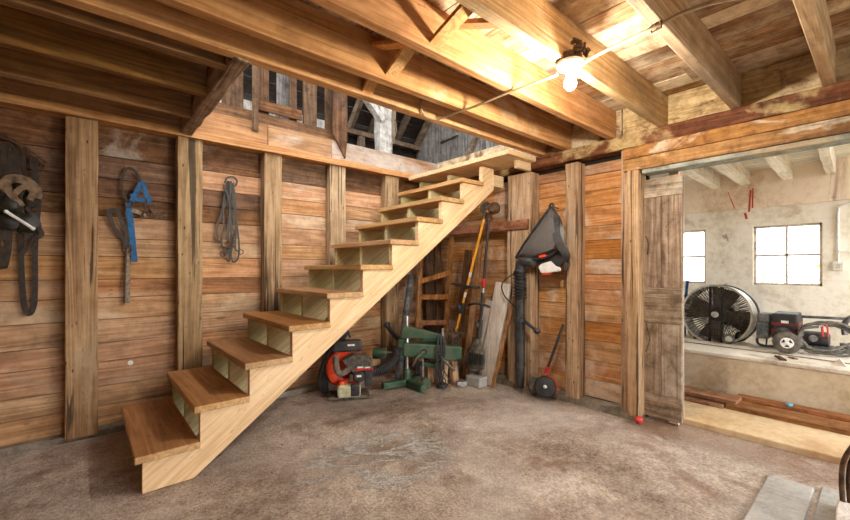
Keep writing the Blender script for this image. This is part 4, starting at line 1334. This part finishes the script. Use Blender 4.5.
mb.build('loop_handle', M['black'], t1, smooth=True)
mb = MB().tube([bot.lerp(top, .19), bot.lerp(top, .28)], .026, 12)
mb.ball(bot.lerp(top, .24) + V((-.02, .01, 0)), (.035, .03, .04), 10)
mb.build('throttle_grip', M['black'], t1, smooth=True)
mb = MB().tube([bot.lerp(top, .50), bot.lerp(top, .54)], .0146, 12).tube([bot.lerp(top, .33), bot.lerp(top, .37)], .0146, 12)
mb.build('label_band', M['white_plastic'], t1, smooth=True)
mb = MB()
mb.loft([[bot + V((.07 * math.cos(a), .08 * math.sin(a), 0)) * s + V((-.0, .02, dz)) for a in [k * PI / 5 for k in range(10)]] for s, dz in ((.5, .02), (.9, -.05), (1.1, -.15), (1.0, -.28), (.8, -.36))])
mb.build('engine', M['dusty'], t1, bevel=.01)

top = at(489, 219, 'X', 2.93)
bot = at(478.5, 342, 'X', 2.84)
t2 = trimmer('string trimmer with a black shaft and red collar leaning head up', top, bot, M['black_clean'], .013, None)
c = at(494, 208, 'X', 2.91)
mb = MB().tube([top - (top - bot).normalized() * .02, top + (top - bot).normalized() * .06], .022, 12)
mb.lathe([(.02, -.03), (.055, -.03), (.06, -.005), (.056, .02), (.025, .035)], c, (-.7, -.35, .5), 18)
mb.build('cutting_head', M['rust'], t2, smooth=True, label='dusty reddish cutting head')
f = lambda v: (342 - v) / (342 - 219)
mb = MB().tube([bot.lerp(top, f(287)), bot.lerp(top, f(279))], .021, 12)
mb.build('collar', M['red'], t2, smooth=True, label='red collar')
mb = MB().tube([bot.lerp(top, f(293)), bot.lerp(top, f(288))], .019, 12)
mb.build('coupling', M['steel'], t2, smooth=True)
hc = bot.lerp(top, f(305))
mb = MB().tube(smooth_path([at(468.5, 305, 'X', 2.83), at(474, 303.5, 'X', 2.82), at(482, 304.5, 'X', 2.83), at(490, 307, 'X', 2.85)], 5), .013, 10)
mb.ball(hc, (.025, .025, .02), 10)
mb.build('bar_handle', M['black'], t2, smooth=True)
mb = MB().tube([bot.lerp(top, f(338)), bot.lerp(top, f(320))], .025, 12)
mb.ball(bot.lerp(top, f(325)) + V((-.03, 0, 0)), (.03, .02, .035), 8)
mb.build('throttle_grip', M['black'], t2, smooth=True)
mb = MB()
cb = V((bot.x, bot.y, bot.z))
secs = []
for s, v in ((.35, 339), (.55, 345), (.9, 352), (1.0, 360), (.95, 368)):
    q = at(476.5 - (v - 340) * .07, v, 'X', 2.83)
    secs.append([q + V((.07 * s * math.cos(a) * .9, .115 * s * math.sin(a), 0)) for a in [k * PI / 6 + .3 for k in range(12)]])
mb.loft(secs)
en = mb.build('engine', M['dusty'], t2, bevel=.008)
mb = MB()
q = at(474, 359, 'X', 2.75)
for k in range(6):
    mb.box(q.x, q.x + .03, q.y - .09 + k * .03, q.y - .075 + k * .03, q.z - .05, q.z + .05)
mb.build('cooling_fin', M['black'], en)

# block under the trimmer engine, metal sheet, planks
q = at(456, 380, 'Z', 0)
tag(MB().box(2.77, 2.885, 2.44, 2.62, .0, .095).build('concrete_lump', M['slab'], bevel=.01), 'pale grey block on the floor under the trimmer engine', 'block')
tag(MB().beam((2.66, 2.63, .026), (2.74, 2.58, .03), .06, .045).build('metal_bracket', M['dull_steel'], bevel=.006), 'bent pale metal piece beside the firewood under the stairs', 'bracket')
a0, a1 = at(484, 385, 'X', 2.9), at(500, 283, 'X', 3.03)
tag(MB().beam((2.92, 2.50, .01), (3.04, 2.37, a1.z), .18, .022, up=(1, 0, 0), seg=6, jit=.002).build('leaning_plank', M['rough_plank'], bevel=.003), 'whitish grey plank leaning on the wall behind the trimmer engine', 'plank')
tag(MB().beam((2.88, 2.38, .01), (3.04, 2.25, at(504, 296, 'X', 3.04).z), .035, .02, up=(1, 0, 0), seg=4, jit=.001).build('leaning_stick', M['stick'], bevel=.002), 'thin brown stick leaning just right of the whitish plank', 'stick')
tag(MB().beam((2.93, 2.78, .01), (3.03, 2.66, at(478, 245, 'X', 3.03).z), .06, .02, up=(1, 0, 0), seg=4, jit=.001).build('leaning_stick', M['stick'], bevel=.002), 'brown batten leaning behind the two trimmer shafts', 'stick')
tag(MB().beam((2.95, 2.95, .01), (3.04, 2.83, at(467, 250, 'X', 3.04).z), .09, .022, up=(1, 0, 0), seg=4, jit=.001).build('leaning_plank', M['loft'], bevel=.002), 'dark brown plank leaning left of the yellow trimmer shaft', 'plank')
tag(MB().beam((2.95, 2.70, .01), (3.03, 2.53, at(488, 300, 'X', 3.03).z), .08, .03, up=(1, 0, 0), seg=4, jit=.001).build('leaning_plank', M['rough_plank'], bevel=.002), 'pale grey plank leaning behind the trimmer engine, in its shade', 'plank')

# firewood
fw = ((2.62, 2.78, .052, .24), (2.73, 2.72, .048, .22), (2.56, 2.90, .05, .2), (2.74, 2.87, .042, .2))
for k, (x, y, r, h) in enumerate(fw):
    mb = MB()
    pts = [(x + r * math.cos(a) * random.uniform(.8, 1.1), y + r * math.sin(a) * random.uniform(.8, 1.1), .003) for a in (.2, 1.5, 2.6, 3.7, 5.1)]
    mb.prism(pts, (random.uniform(-.015, .015), random.uniform(-.015, .015), h))
    tag(mb.build('firewood_block', M['log'], bevel=.004), ['pale split log standing under the green lower arm, front left', 'pale split log standing under the green lower arm, front right', 'pale split log behind the hanging cables', 'pale split log nearest the bent metal piece'][k], 'firewood', 'split logs by the green machine')

# ---- hanging backpack blower on the right wall
def rw(u, v, x):
    return at(u, v, 'X', x)
hb = thing('backpack_blower', (3.1, 1.95, .0), 'black backpack blower hung on the right wall with a long hanging tube', 'leaf blower')
def outl(pts, x):
    return [rw(u, v, x) for u, v in pts]
out0 = [(517, 257), (523, 246), (534, 231), (546, 215), (551, 208), (555, 212), (558, 226), (560, 244), (557, 252), (545, 257), (530, 260)]
mid = [(sum(p[0] for p in out0) / len(out0), sum(p[1] for p in out0) / len(out0))][0]
def shrink(k):
    return [(mid[0] + (a - mid[0]) * k, mid[1] + (b - mid[1]) * k) for a, b in out0]
mb = MB()
mb.loft([outl(out0, 3.055), outl(out0, 3.03), outl(shrink(.95), 2.99), outl(shrink(.75), 2.94), outl(shrink(.4), 2.925)])
mb.build('back_pad', M['mesh'], hb, smooth=True, label='dusty charcoal mesh back pad')
mb = MB().tube(smooth_path([rw(516, 257, 3.0), rw(528, 238, 3.0), rw(545, 214, 3.03), rw(551, 207, 3.05)], 6), .011, 8)
mb.tube(smooth_path([rw(516, 257, 3.0), rw(530, 260, 2.97), rw(548, 256, 2.97), rw(558, 250, 3.0)], 6), .013, 8)
mb.build('piping', M['black_clean'], hb, smooth=True)
mb = MB()
mb.ribbon(smooth_path([rw(550, 209, 3.04), rw(555, 218, 2.98), rw(556, 232, 2.95), rw(560, 245, 2.94), rw(566, 254, 2.96), rw(565, 262, 2.99)], 6), .06, .016, (-1, -.3, 0))
mb.ribbon(smooth_path([rw(553, 212, 3.06), rw(560, 222, 3.0), rw(562, 240, 2.98), rw(567, 252, 2.98), rw(566, 270, 3.0)], 6), .035, .014, (-1, -.6, 0))
mb.build('shoulder_strap', M['black'], hb)
mb = MB().tube(smooth_path([rw(549, 211, 3.10), rw(550, 205, 3.10), rw(553, 204, 3.10), rw(554, 210, 3.10)], 5), .009, 8)
mb.build('carry_loop', M['black_clean'], hb, smooth=True)
mb = MB()
mb.loft([outl([(530, 258), (560, 250), (566, 262), (560, 268), (540, 266)], 3.05), outl([(530, 259), (560, 252), (565, 262), (558, 268), (540, 266)], 3.0)])
mb.build('engine', M['black_clean'], hb, bevel=.01)
mb = MB()
mb.loft([outl([(538, 267), (541, 264), (551, 261), (556, 266), (561, 268), (561, 271), (547, 273), (541, 273)], 3.10), outl([(538, 267), (541, 264), (551, 261), (556, 266), (561, 268), (561, 271), (547, 273), (541, 273)], 2.98)])
tk = mb.build('fuel_tank', M['white_plastic'], hb, bevel=.006, label='white fuel tank')
mb = MB()
mb.loft([outl([(541, 273), (552, 272), (551, 274.5), (543, 275)], 3.09), outl([(541, 273), (552, 272), (551, 274.5), (543, 275)], 2.99)])
mb.build('tank_base', M['orange'], tk, bevel=.003)
mb = MB()
mb.loft([outl([(538, 256), (545, 254), (547, 256), (541, 258.5)], 2.97), outl([(538, 256), (545, 254), (547, 256), (541, 258.5)], 2.955)])
mb.build('mark', M['orange'], hb)
XTB = 2.965
ep = smooth_path([rw(534, 263, 3.02), rw(528, 261, XTB), rw(521.5, 263, XTB), rw(520, 271, XTB)], 6)
MB().tube(ep, [.046] * (len(ep) - 1) + [.05], 16).build('elbow', M['black'], hb, smooth=True)
pth = [rw(520, 270 + k * .8, XTB) for k in range(38)]
MB().tube(pth, [.044 + (.016 if (k // 2) % 2 else 0) for k in range(38)], 18).build('bellows_tube', M['black_clean'], hb, label='ribbed flexible tube')
za = rw(519.8, 300, XTB)
prof = [(za.z - rw(521, v, XTB).z, r) for v, r in ((299, .046), (318, .045), (318.5, .053), (322, .053), (322.5, .046), (335, .045), (335.5, .05), (337, .05), (337.5, .045), (363, .043), (363.5, .049), (366, .049), (366.5, .042), (380, .039), (388, .031))]
tb = MB().tube([V((za.x, za.y - .006 * h, za.z - h)) for h, r in prof], [r for h, r in prof], 18)
tb.build('blower_tube', M['black'], hb, smooth=True, label='long straight tube')
c0, c1 = rw(524, 321, 2.96), rw(537, 331, 2.93)
mb = MB().tube([c0, c0.lerp(c1, .6), c1], [.017, .014, .014], 10)
mb.ball(c1, (.03, .03, .026), 12)
mb.build('control_handle', M['black'], hb, smooth=True)
mb = MB().tube(smooth_path([rw(521, 270, 2.95), rw(510, 276, 2.95), rw(502, 284, 2.97), rw(504, 295, 2.97), rw(512, 304, 2.96), rw(520, 313, 2.94), rw(524, 320, 2.95)], 6), .006, 8)
mb.build('throttle_cable', M['black_clean'], hb, smooth=True)
mb = MB().lathe([(.006, 0), (.006, .12)], (3.2, rw(552, 207, 3.1).y, rw(552, 207, 3.1).z), (-1, 0, 0), 8)
tag(mb.build('wall_peg', M['rust'], smooth=True), 'short rusty peg the hanging blower hangs from', 'peg')

# ---- lawn edger on the floor
ed = thing('lawn_edger', (3.02, 1.93, 0), 'black and red lawn edger leaning at the foot of the right wall', 'edger')
c = at(545, 382, 'X', 2.96)
ax_ = V((-.82, -.5, .28)).normalized()
r0 = c.z - .012
mb = MB().lathe([(.02, -.03), (.08, -.03), (.09, -.015), (.09, .015), (.08, .03), (.045, .035)], V((c.x, c.y, .112)), ax_, 28)
mb.build('blade_guard', M['black_clean'], ed, smooth=True)
cc = V((c.x, c.y, .112))
MB().lathe([(.014, .03), (.016, .045), (.008, .05)], cc, ax_, 14).build('hub', M['dull_steel'], ed, smooth=True)
mb = MB()
side = ax_.cross(V((0, 0, 1))).normalized()
upv = side.cross(ax_)
arc = [cc + ax_ * -.02 + (side * math.cos(t) + upv * math.sin(t)) * .097 for t in [math.radians(q) for q in range(70, 205, 12)]]
mb.ribbon(arc, .055, .008, side)
mb.build('red_guard', M['red'], ed, label='red guard strip')
mb = MB()
q = at(536, 377, 'X', 2.93)
mb.ball((cc.x - .01, cc.y + .10, .11), (.06, .06, .07), 12, jit=.08)
mb.lathe([(.05, -.015), (.05, .015)], (cc.x + .03, cc.y + .12, .055), ax_, 18)
mb.build('wheel', M['dusty'], ed, smooth=True)
a, b = at(546, 373, 'X', 2.98), at(563.5, 324, 'X', 3.07)
mb = MB().tube([a, b], .012, 10)
mb.build('shaft', M['black_clean'], ed, smooth=True)
mb = MB().tube([a, a.lerp(b, .12)], .017, 10)
mb.build('collar', M['red'], ed, smooth=True, label='red collar')

# ---- red ball
tag(MB().ball((3.03, 1.15, .026), (.029, .029, .026), 16).build('rubber_ball', M['red_ball'], smooth=True), 'small red ball on the floor at the foot of the board door', 'ball')

# ---- debris
mb = MB()
for k in range(150):
    x, y = random.gauss(2.62, .22), random.gauss(2.62, .2)
    if k > 90:
        x, y = random.uniform(.3, 3.0), random.uniform(.5, 2.9)
    if x > 3.0 or y > 3.2 or (x < 2.55 and y > 2.55) or (x > 2.74 and y < 2.66 and y > 2.4 and x < 2.92):
        continue
    a = random.uniform(0, PI)
    l, w = random.uniform(.006, .022), random.uniform(.003, .008)
    if k > 90:
        l *= .6; w *= .6
    d = V((math.cos(a) * l, math.sin(a) * l, random.uniform(0, .004)))
    mb.beam(V((x, y, .004)) - d, V((x, y, .005)) + d, w, .004)
tag(mb.build('wood_chips', M['pale_chip']), 'scattered pale wood chips and litter on the floor', 'wood chips', kind='stuff')

# ================================================================== RIGHT FOREGROUND
tag(MB().box(2.10, 2.80, .228, .405, -.03, .012).build('floor_slab', M['slab'], bevel=.006), 'pale grey slab set in the floor at the bottom right, larger of two', 'slab')
tag(MB().box(2.10, 2.85, .0, .206, -.03, .010).build('floor_slab', M['slab'], bevel=.006), 'pale grey slab set in the floor at the right edge, mostly cut off', 'slab')
tag(MB().beam((2.40, .085, .038), (2.66, .085, .038), .10, .055, seg=4, jit=.005).build('timber_block', M['rough_plank'], bevel=.006), 'short pale timber block on the slab at the bottom right corner', 'block')
mb = MB()
for dx, dy in ((0, 0), (.012, -.022)):
    a = at(843, 505, 'X', 2.6)
    p = [(2.60 + dx, a.y + dy, .055), (2.605 + dx, a.y + .005 + dy, .16), (2.60 + dx, a.y - .005 + dy, .26), (2.6 + dx, a.y - .05 + dy, .36), (2.6 + dx, a.y - .13 + dy, .44)]
    mb.tube(smooth_path(p, 6), .0095, 10)
tag(mb.build('bent_handle', M['rust'], smooth=True), 'dark rusty bent double bar rising from the timber block', 'handle')

# ================================================================== ANNEX THINGS
# lumber stack
for k, (x0, x1, y0, y1, z0, z1, lab) in enumerate(((3.76, 3.92, -.6, .80, .03, .062, 'rust brown board lying nearest along the annex ledge'),
                                                   (3.93, 4.10, -.6, 1.05, .03, .062, 'rust brown board lying against the foot of the annex ledge'),
                                                   (3.97, 4.08, -.6, .78, .062, .088, 'rust brown board lying on top of the pair by the ledge'),
                                                   (3.74, 3.86, .81, 1.9, .03, .055, 'rust brown board behind the board door, lower one'),
                                                   (3.80, 4.0, .74, 1.9, .062, .09, 'rust brown board behind the board door, upper one'))):
    tag(MB().beam(((x0 + x1) / 2, y0, (z0 + z1) / 2), ((x0 + x1) / 2 + .01, y1, (z0 + z1) / 2), x1 - x0, z1 - z0 - .001, seg=8, jit=.001).build('lumber_board', M['lumber'], bevel=.003), lab, 'board', 'boards stacked along the annex ledge')
p = at(788, 411, 'Z', .095)
tag(MB().ball((4.0, p.y * 1.03, .098), (.03, .022, .01), 8, jit=.3).build('wrapper', M['cyan']), 'crumpled pale blue wrapper on the stacked boards', 'wrapper')

# drum fan
ZL = .388
fx, fy = 4.74, 1.07
pc = at(715, 314.5, 'X', fx)
fan = thing('drum_fan', (fx + .1, pc.y, ZL), 'big round drum fan on small wheels standing on the annex ledge', 'fan')
R_ = .292
c = V((fx, pc.y, pc.z))
axf = V((-1, .06, .05)).normalized()
mb = MB().lathe([(R_ - .012, 0), (R_ + .006, .004), (R_ + .006, -.012), (R_, -.02), (R_, -.22), (R_ + .006, -.225), (R_ - .012, -.23), (R_ - .012, 0)], c, axf, 56, cap=False)
dr = mb.build('drum', M['drum'], fan, smooth=True)
MB().lathe([(R_ - .012, -.012), (R_ - .004, -.012), (R_ - .004, -.225), (R_ - .012, -.225), (R_ - .012, -.012)], c, axf, 56, cap=False).build('drum_lining', M['fan_dark'], dr, smooth=True, label='dark inside of the drum')  # inner face of the drum in a darker colour
MB().lathe([(R_ - .002, -.19), (R_ + .009, -.19), (R_ + .009, -.235), (R_ - .002, -.235), (R_ - .002, -.19)], c, axf, 56, cap=False).build('rear_ring', M['black_clean'], dr, smooth=True)
s1 = axf.cross(V((0, 0, 1))).normalized()
s2 = s1.cross(axf)
mb = MB()
for k in range(48):
    a = 2 * PI * k / 48
    d = s1 * math.cos(a) + s2 * math.sin(a)
    mb.tube([c + axf * -.005 + d * .035, c + axf * .012 + d * .16, c + axf * -.004 + d * (R_ - .008)], .0022, 4)
for r in (.09, .15, .21):
    mb.tube([c + axf * .01 + (s1 * math.cos(2 * PI * k / 40) + s2 * math.sin(2 * PI * k / 40)) * r for k in range(40)], .002, 5, closed=True)
mb.build('front_grille', M['fan_dark'], fan)
MB().lathe([(.028, -.01), (.03, .012), (.02, .018)], c, axf, 16).build('hub_cap', M['drum'], fan, smooth=True)
for k in range(4):
    a = 2 * PI * k / 4 + .25
    d = s1 * math.cos(a) + s2 * math.sin(a)
    e = (s1 * -math.sin(a) + s2 * math.cos(a))
    b0 = c - axf * .11
    mb = MB()
    vs = []
    for r, w, tw in ((.05, .045, .03), (.14, .085, .03), (.26, .12, .03)):
        vs += [b0 + d * r - e * w + axf * tw, b0 + d * r + e * w - axf * tw]
    mb.add(vs, [(0, 1, 3, 2), (2, 3, 5, 4)])
    o = mb.build('blade', M['blade'], fan)
    sm = o.modifiers.new('thick', 'SOLIDIFY')
    sm.thickness = .004
MB().lathe([(.07, -.05), (.075, -.07), (.075, -.2), (.05, -.21)], c, axf, 20).build('motor', M['fan_dark'], fan, smooth=True)
for dx in (-.05, .05):
    MB().beam(c - axf * .03 + s1 * dx - s2 * (R_ - .005), c - axf * .03 + s1 * dx + s2 * (R_ - .005), .022, .014, up=tuple(axf)).build('motor_strut', M['fan_dark'], fan)
mb = MB()
for k in range(72):  # dense dark wires added in place of the shade on the wall behind
    a = 2 * PI * k / 72
    d = s1 * math.cos(a) + s2 * math.sin(a)
    mb.tube([c - axf * .225 + d * .03, c - axf * .225 + d * (R_ - .005)], .0042, 4)
mb.build('rear_shade_grille', M['fan_dark'], fan)
for (u, v, x) in ((728.5, 342, 4.70), (741, 338.5, 4.98)):
    p = at(u, v, 'X', x)
    wv = MB().lathe([(.035, -.014), (.05, -.012), (.05, .012), (.035, .014)], (x, p.y, ZL + .051), (-.95, -.25, 0), 20)
    w = wv.build('wheel', M['tyre'], fan, smooth=True)
    MB().lathe([(.028, .0), (.028, .017), (.008, .02)], (x, p.y, ZL + .051), (-.95, -.25, 0), 16).build('rim', M['drum'], w, smooth=True)
mb = MB()
for u, x in ((724, 4.8), (738, 4.9)):
    p = at(u, 340, 'X', x)
    mb.beam((x, p.y, ZL + .05), (x, p.y, ZL + .08), .02, .05)
mb.beam((4.78, pc.y + .18, ZL + .012), (4.9, pc.y + .18, ZL + .012), .03, .022)
mb.beam((4.8, pc.y + .18, ZL + .02), (4.8, pc.y + .2, pc.z - .2), .02, .02, up=(1, 0, 0))
mb.build('stand', M['fan_dark'], fan)

# blue hand truck behind the door edge
bc = thing('hand_truck', (4.95, 1.42, ZL), 'blue metal frame half hidden behind the board door, left of the fan', 'hand truck')
p0, p1 = at(683, 338, 'X', 4.95), at(684, 292, 'X', 4.95)
mb = MB()
for dy in (0, .2):
    mb.tube(smooth_path([(4.93, p0.y - .02 + dy, ZL + .01), (4.95, p0.y - .02 + dy, .65), (4.97, p0.y - .03 + dy, .9), (4.93, p0.y - .05 + dy, .98)], 5), .014, 10)
for z in (.5, .66, .82):
    mb.tube([(4.95, p0.y - .02, z), (4.95, p0.y + .18, z)], .011, 8)
mb.build('frame', M['blue_metal'], bc, smooth=True)
MB().box(4.78, 4.95, p0.y - .03, p0.y + .2, ZL + .001, ZL + .012).build('toe_plate', M['blue_metal'], bc)
MB().lathe([(.06, -.02), (.07, -.01), (.07, .01), (.06, .02)], (5.02, p0.y - .06, ZL + .072), (0, 1, 0), 18).build('wheel', M['tyre'], bc, smooth=True)

# generator / pressure washer
gx0 = 4.72
def gp(u, v, x=gx0):
    return at(u, v, 'X', x)
ge = thing('pressure_washer', (4.8, .62, ZL), 'black and red engine pressure washer on one big wheel on the annex ledge', 'pressure washer')
def gbox(mb, u0, u1, v0, v1, x0, x1, m=0):
    a, b = gp(u0, v1, x0), gp(u1, v0, x0)
    mb.box(x0, x1, min(a.y, b.y), max(a.y, b.y), max(a.z, ZL + .002), b.z, m)
mb = MB(); gbox(mb, 772, 797.5, 314.5, 329, 4.68, 4.95)
tkk = mb.build('engine_top', M['black_clean'], ge, bevel=.012)
mb = MB(); gbox(mb, 781, 788.5, 321, 323, 4.676, 4.69)
mb.build('mark', M['white_plastic'], tkk)
mb = MB(); gbox(mb, 781, 789, 313, 315, 4.75, 4.85)
mb.build('filler_cap', M['black'], tkk, bevel=.004)
mb = MB(); gbox(mb, 771, 797, 330, 338, 4.69, 4.93)
mb.build('engine_body', M['red_dark'], ge, bevel=.01, label='dark red engine body')
q = gp(783, 335, 4.68)
mb = MB().lathe([(.055, 0), (.068, .01), (.068, .02), (.04, .03)], q, (-1, 0, 0), 20)
mb.build('recoil_cover', M['black'], ge, smooth=True)
mb = MB(); gbox(mb, 771.5, 798, 324, 324.7, 4.678, 4.952)
mb.build('red_line', M['red_dark'], ge)
mb = MB(); gbox(mb, 757, 769.5, 314, 322, 4.70, 4.9)
gbox(mb, 756, 768.5, 323, 338, 4.68, 4.9)
mb.build('pump_box', M['grey_pipe'], ge, bevel=.01)
mb = MB().tube(smooth_path([gp(757, 338, 4.7), gp(758, 343, 4.68), gp(764, 345.5, 4.68), gp(772, 346, 4.7), gp(800, 346, 4.75)], 5), .011, 8)
mb.tube([gp(772, 341, 4.8), gp(800, 341, 4.8)], .012, 8)
mb.tube([(4.78, gp(790, 340).y, ZL + .012), (4.78, gp(765, 340).y, ZL + .012), (4.82, gp(765, 340).y, ZL + .13)], .01, 8)
mb.build('frame', M['black_clean'], ge, smooth=True)
q = gp(786.5, 345.5, 4.55)
wr = .092
wc = V((4.55, q.y, ZL + wr + .004))
w = MB().lathe([(.05, -.03), (.076, -.028), (wr, -.016), (wr, .016), (.076, .028), (.05, .03)], wc, (-1, -.22, 0), 32).build('wheel', M['tyre'], ge, smooth=True)
wa = V((-1, -.22, 0)).normalized()
MB().lathe([(.05, -.005), (.05, .028), (.042, .031), (.014, .031), (.014, .038), (.004, .04)], wc, wa, 28).build('rim', M['white_plastic'], w, smooth=True, label='white rim')
mb = MB()
e1 = wa.cross(V((0, 0, 1))).normalized(); e2 = e1.cross(wa)
for k in range(3):
    a0 = PI / 2 + k * 2 * PI / 3 + PI
    pts = []
    for da, r in ((-.5, .038), (.5, .038), (.35, .019), (-.35, .019)):
        pts.append(wc + wa * .0315 + (e1 * math.cos(a0 + da) + e2 * math.sin(a0 + da)) * r)
    mb.prism(pts, wa * .002)
mb.build('rim_opening', M['black_clean'], w)
MB().tube([wc, wc + V((.25, 0, .03))], .009, 8).build('axle', M['dull_steel'], ge, smooth=True)

# coiled hose and gun
hs = thing('hose_coil', (4.75, .36, ZL), 'grey green hose coiled loosely on the annex ledge right of the engine', 'hose')
pts = []
for k in range(64):
    a = 2 * PI * k / 16
    wob = 1 + .12 * math.sin(k * .83)
    pts.append(V((4.72 + .05 * math.sin(k * .37) - .03 * (k / 64), at(829, 337, 'X', 4.72).y + .165 * wob * math.cos(a), ZL + .145 + .13 * wob * math.sin(a) + .012 * math.sin(k * 1.7))))
for p in pts:
    p.z = max(p.z, ZL + .012)
MB().tube(smooth_path(pts, 4), .011, 8).build('coil', M['hose'], hs, smooth=True)
mb = MB().tube(smooth_path([at(800, 335, 'X', 4.7), at(803, 345, 'X', 4.65), at(815, 350, 'X', 4.62), at(832, 350, 'X', 4.65), at(852, 343, 'X', 4.7)], 6), .0095, 8)
mb.build('loose_end', M['hose'], hs, smooth=True)
gn = thing('spray_gun', tuple(at(819, 340, 'X', 4.6)), 'red handled spray gun resting on the coiled hose', 'spray gun')
mb = MB().tube(smooth_path([at(822, 335, 'X', 4.6), at(822, 328, 'X', 4.6), at(824.5, 325, 'X', 4.6), at(827.5, 328, 'X', 4.6), at(828, 337, 'X', 4.6)], 5), .006, 8)
mb.build('trigger_guard', M['red'], gn, smooth=True)
mb = MB().tube([at(822, 328, 'X', 4.61), at(823, 337, 'X', 4.61)], .008, 10)
mb.build('grip', M['red'], gn, smooth=True)
mb = MB().tube([at(824, 326, 'X', 4.6), at(819.5, 326, 'X', 4.6), at(820, 329, 'X', 4.6)], .006, 8)
mb.build('trigger', M['white_plastic'], gn, smooth=True)
# motor lump and scrap behind the hose
sp = thing('pump_motor', (5.0, .36, ZL), 'dark pump motor behind the coiled hose', 'motor')
q = at(814, 335, 'X', 4.95)
MB().lathe([(.04, 0), (.065, .01), (.065, .17), (.04, .18)], (4.98, q.y + .08, ZL + .10), (0, -1, 0), 18).build('body', M['black'], sp, smooth=True)
MB().lathe([(.02, 0), (.03, .01), (.02, .012)], (4.90, q.y + .0, ZL + .11), (-1, 0, 0), 14).build('pulley', M['dull_steel'], sp, smooth=True)
MB().box(4.92, 5.05, q.y - .12, q.y + .1, ZL + .001, ZL + .04).build('foot', M['grey_pipe'], sp, bevel=.004)
sc_ = thing('steel_frame', (5.1, .2, ZL), 'dark blue grey metal cart frame at the right edge behind the hose', 'cart')
mb = MB()
y0 = at(800, 322, 'X', 5.1).y
mb.tube([(5.17, y0, .66), (5.17, -.3, .68)], .013, 8)
mb.tube([(5.17, y0, .66), (5.17, y0, ZL + .01)], .013, 8)
mb.tube([(5.17, .1, .67), (5.17, .1, ZL + .01)], .013, 8)
mb.tube([(5.17, .0, .67), (5.17, -.05, ZL + .01)], .02, 8)
q = at(850, 325, 'X', 5.0)
mb.tube(smooth_path([at(845, 335, 'X', 5.0), at(844, 325, 'X', 5.0), at(850, 318, 'X', 5.0), at(862, 316, 'X', 5.0)], 5), .02, 8)
mb.build('frame', M['grey_pipe'], sc_, smooth=True)
mb = MB()
for u, v in ((826, 349), (838, 350), (843, 347), (848, 350), (834, 351), (846, 345)):
    p = at(u, v, 'Z', ZL + .02)
    mb.ball((p.x + .1, p.y, ZL + .022), (.03, .03, .022), 8, jit=.3)
mb.build('castings', M['grey_pipe'], sc_)
p = at(782, 352, 'Z', ZL)
tag(MB().beam(at(777, 356, 'Z', ZL + .008), at(784, 360, 'Z', ZL + .008), .035, .012).build('wood_scrap', M['rust'], bevel=.002), 'small dark scrap on the front of the ledge below the wheel', 'scrap')
tag(MB().beam(at(790, 357, 'Z', ZL + .006), at(796, 359, 'Z', ZL + .006), .03, .009).build('wood_scrap', M['lumber'], bevel=.002), 'small red brown scrap on the ledge edge right of the wheel', 'scrap')
a, b, c = at(834, 362, 'Z', ZL + .003), at(847, 367, 'Z', ZL + .003), at(839, 354, 'X', 4.3)
mb = MB().prism([a, b, V((b.x + .04, (a.y + b.y) / 2, ZL + .05))], V((.012, 0, .004)))
tag(mb.build('paper_scrap', M['paper']), 'folded white paper scrap near the ledge edge', 'paper')
p = at(701, 338, 'Z', ZL)
tag(MB().tube([(4.48, 1.7, ZL + .009), (4.45, .8, ZL + .009), (4.36, -.2, ZL + .009)], .0045, 8).build('thin_pole', M['strap_grey'], smooth=True), 'long thin grey brown pole lying along the ledge in front of the fan', 'pole')

# ================================================================== LIGHT
w = bpy.data.worlds.new('world')
SC.world = w
w.use_nodes = True
bg = w.node_tree.nodes['Background']
bg.inputs[0].default_value = (.97, .98, 1.0, 1)
bg.inputs[1].default_value = 4.2
for o in list(COL.objects):
    if '_o' in o:
        del o['_o']
vs = SC.view_settings
vs.view_transform = 'Standard'
vs.look = 'None'
vs.gamma = 1
vs.exposure = .8
vs.use_curve_mapping = False
SC.cycles.max_bounces = 10
SC.cycles.diffuse_bounces = 6
SC.cycles.transparent_max_bounces = 12
SC.cycles.use_denoising = True
SC.cycles.sample_clamp_indirect = 8
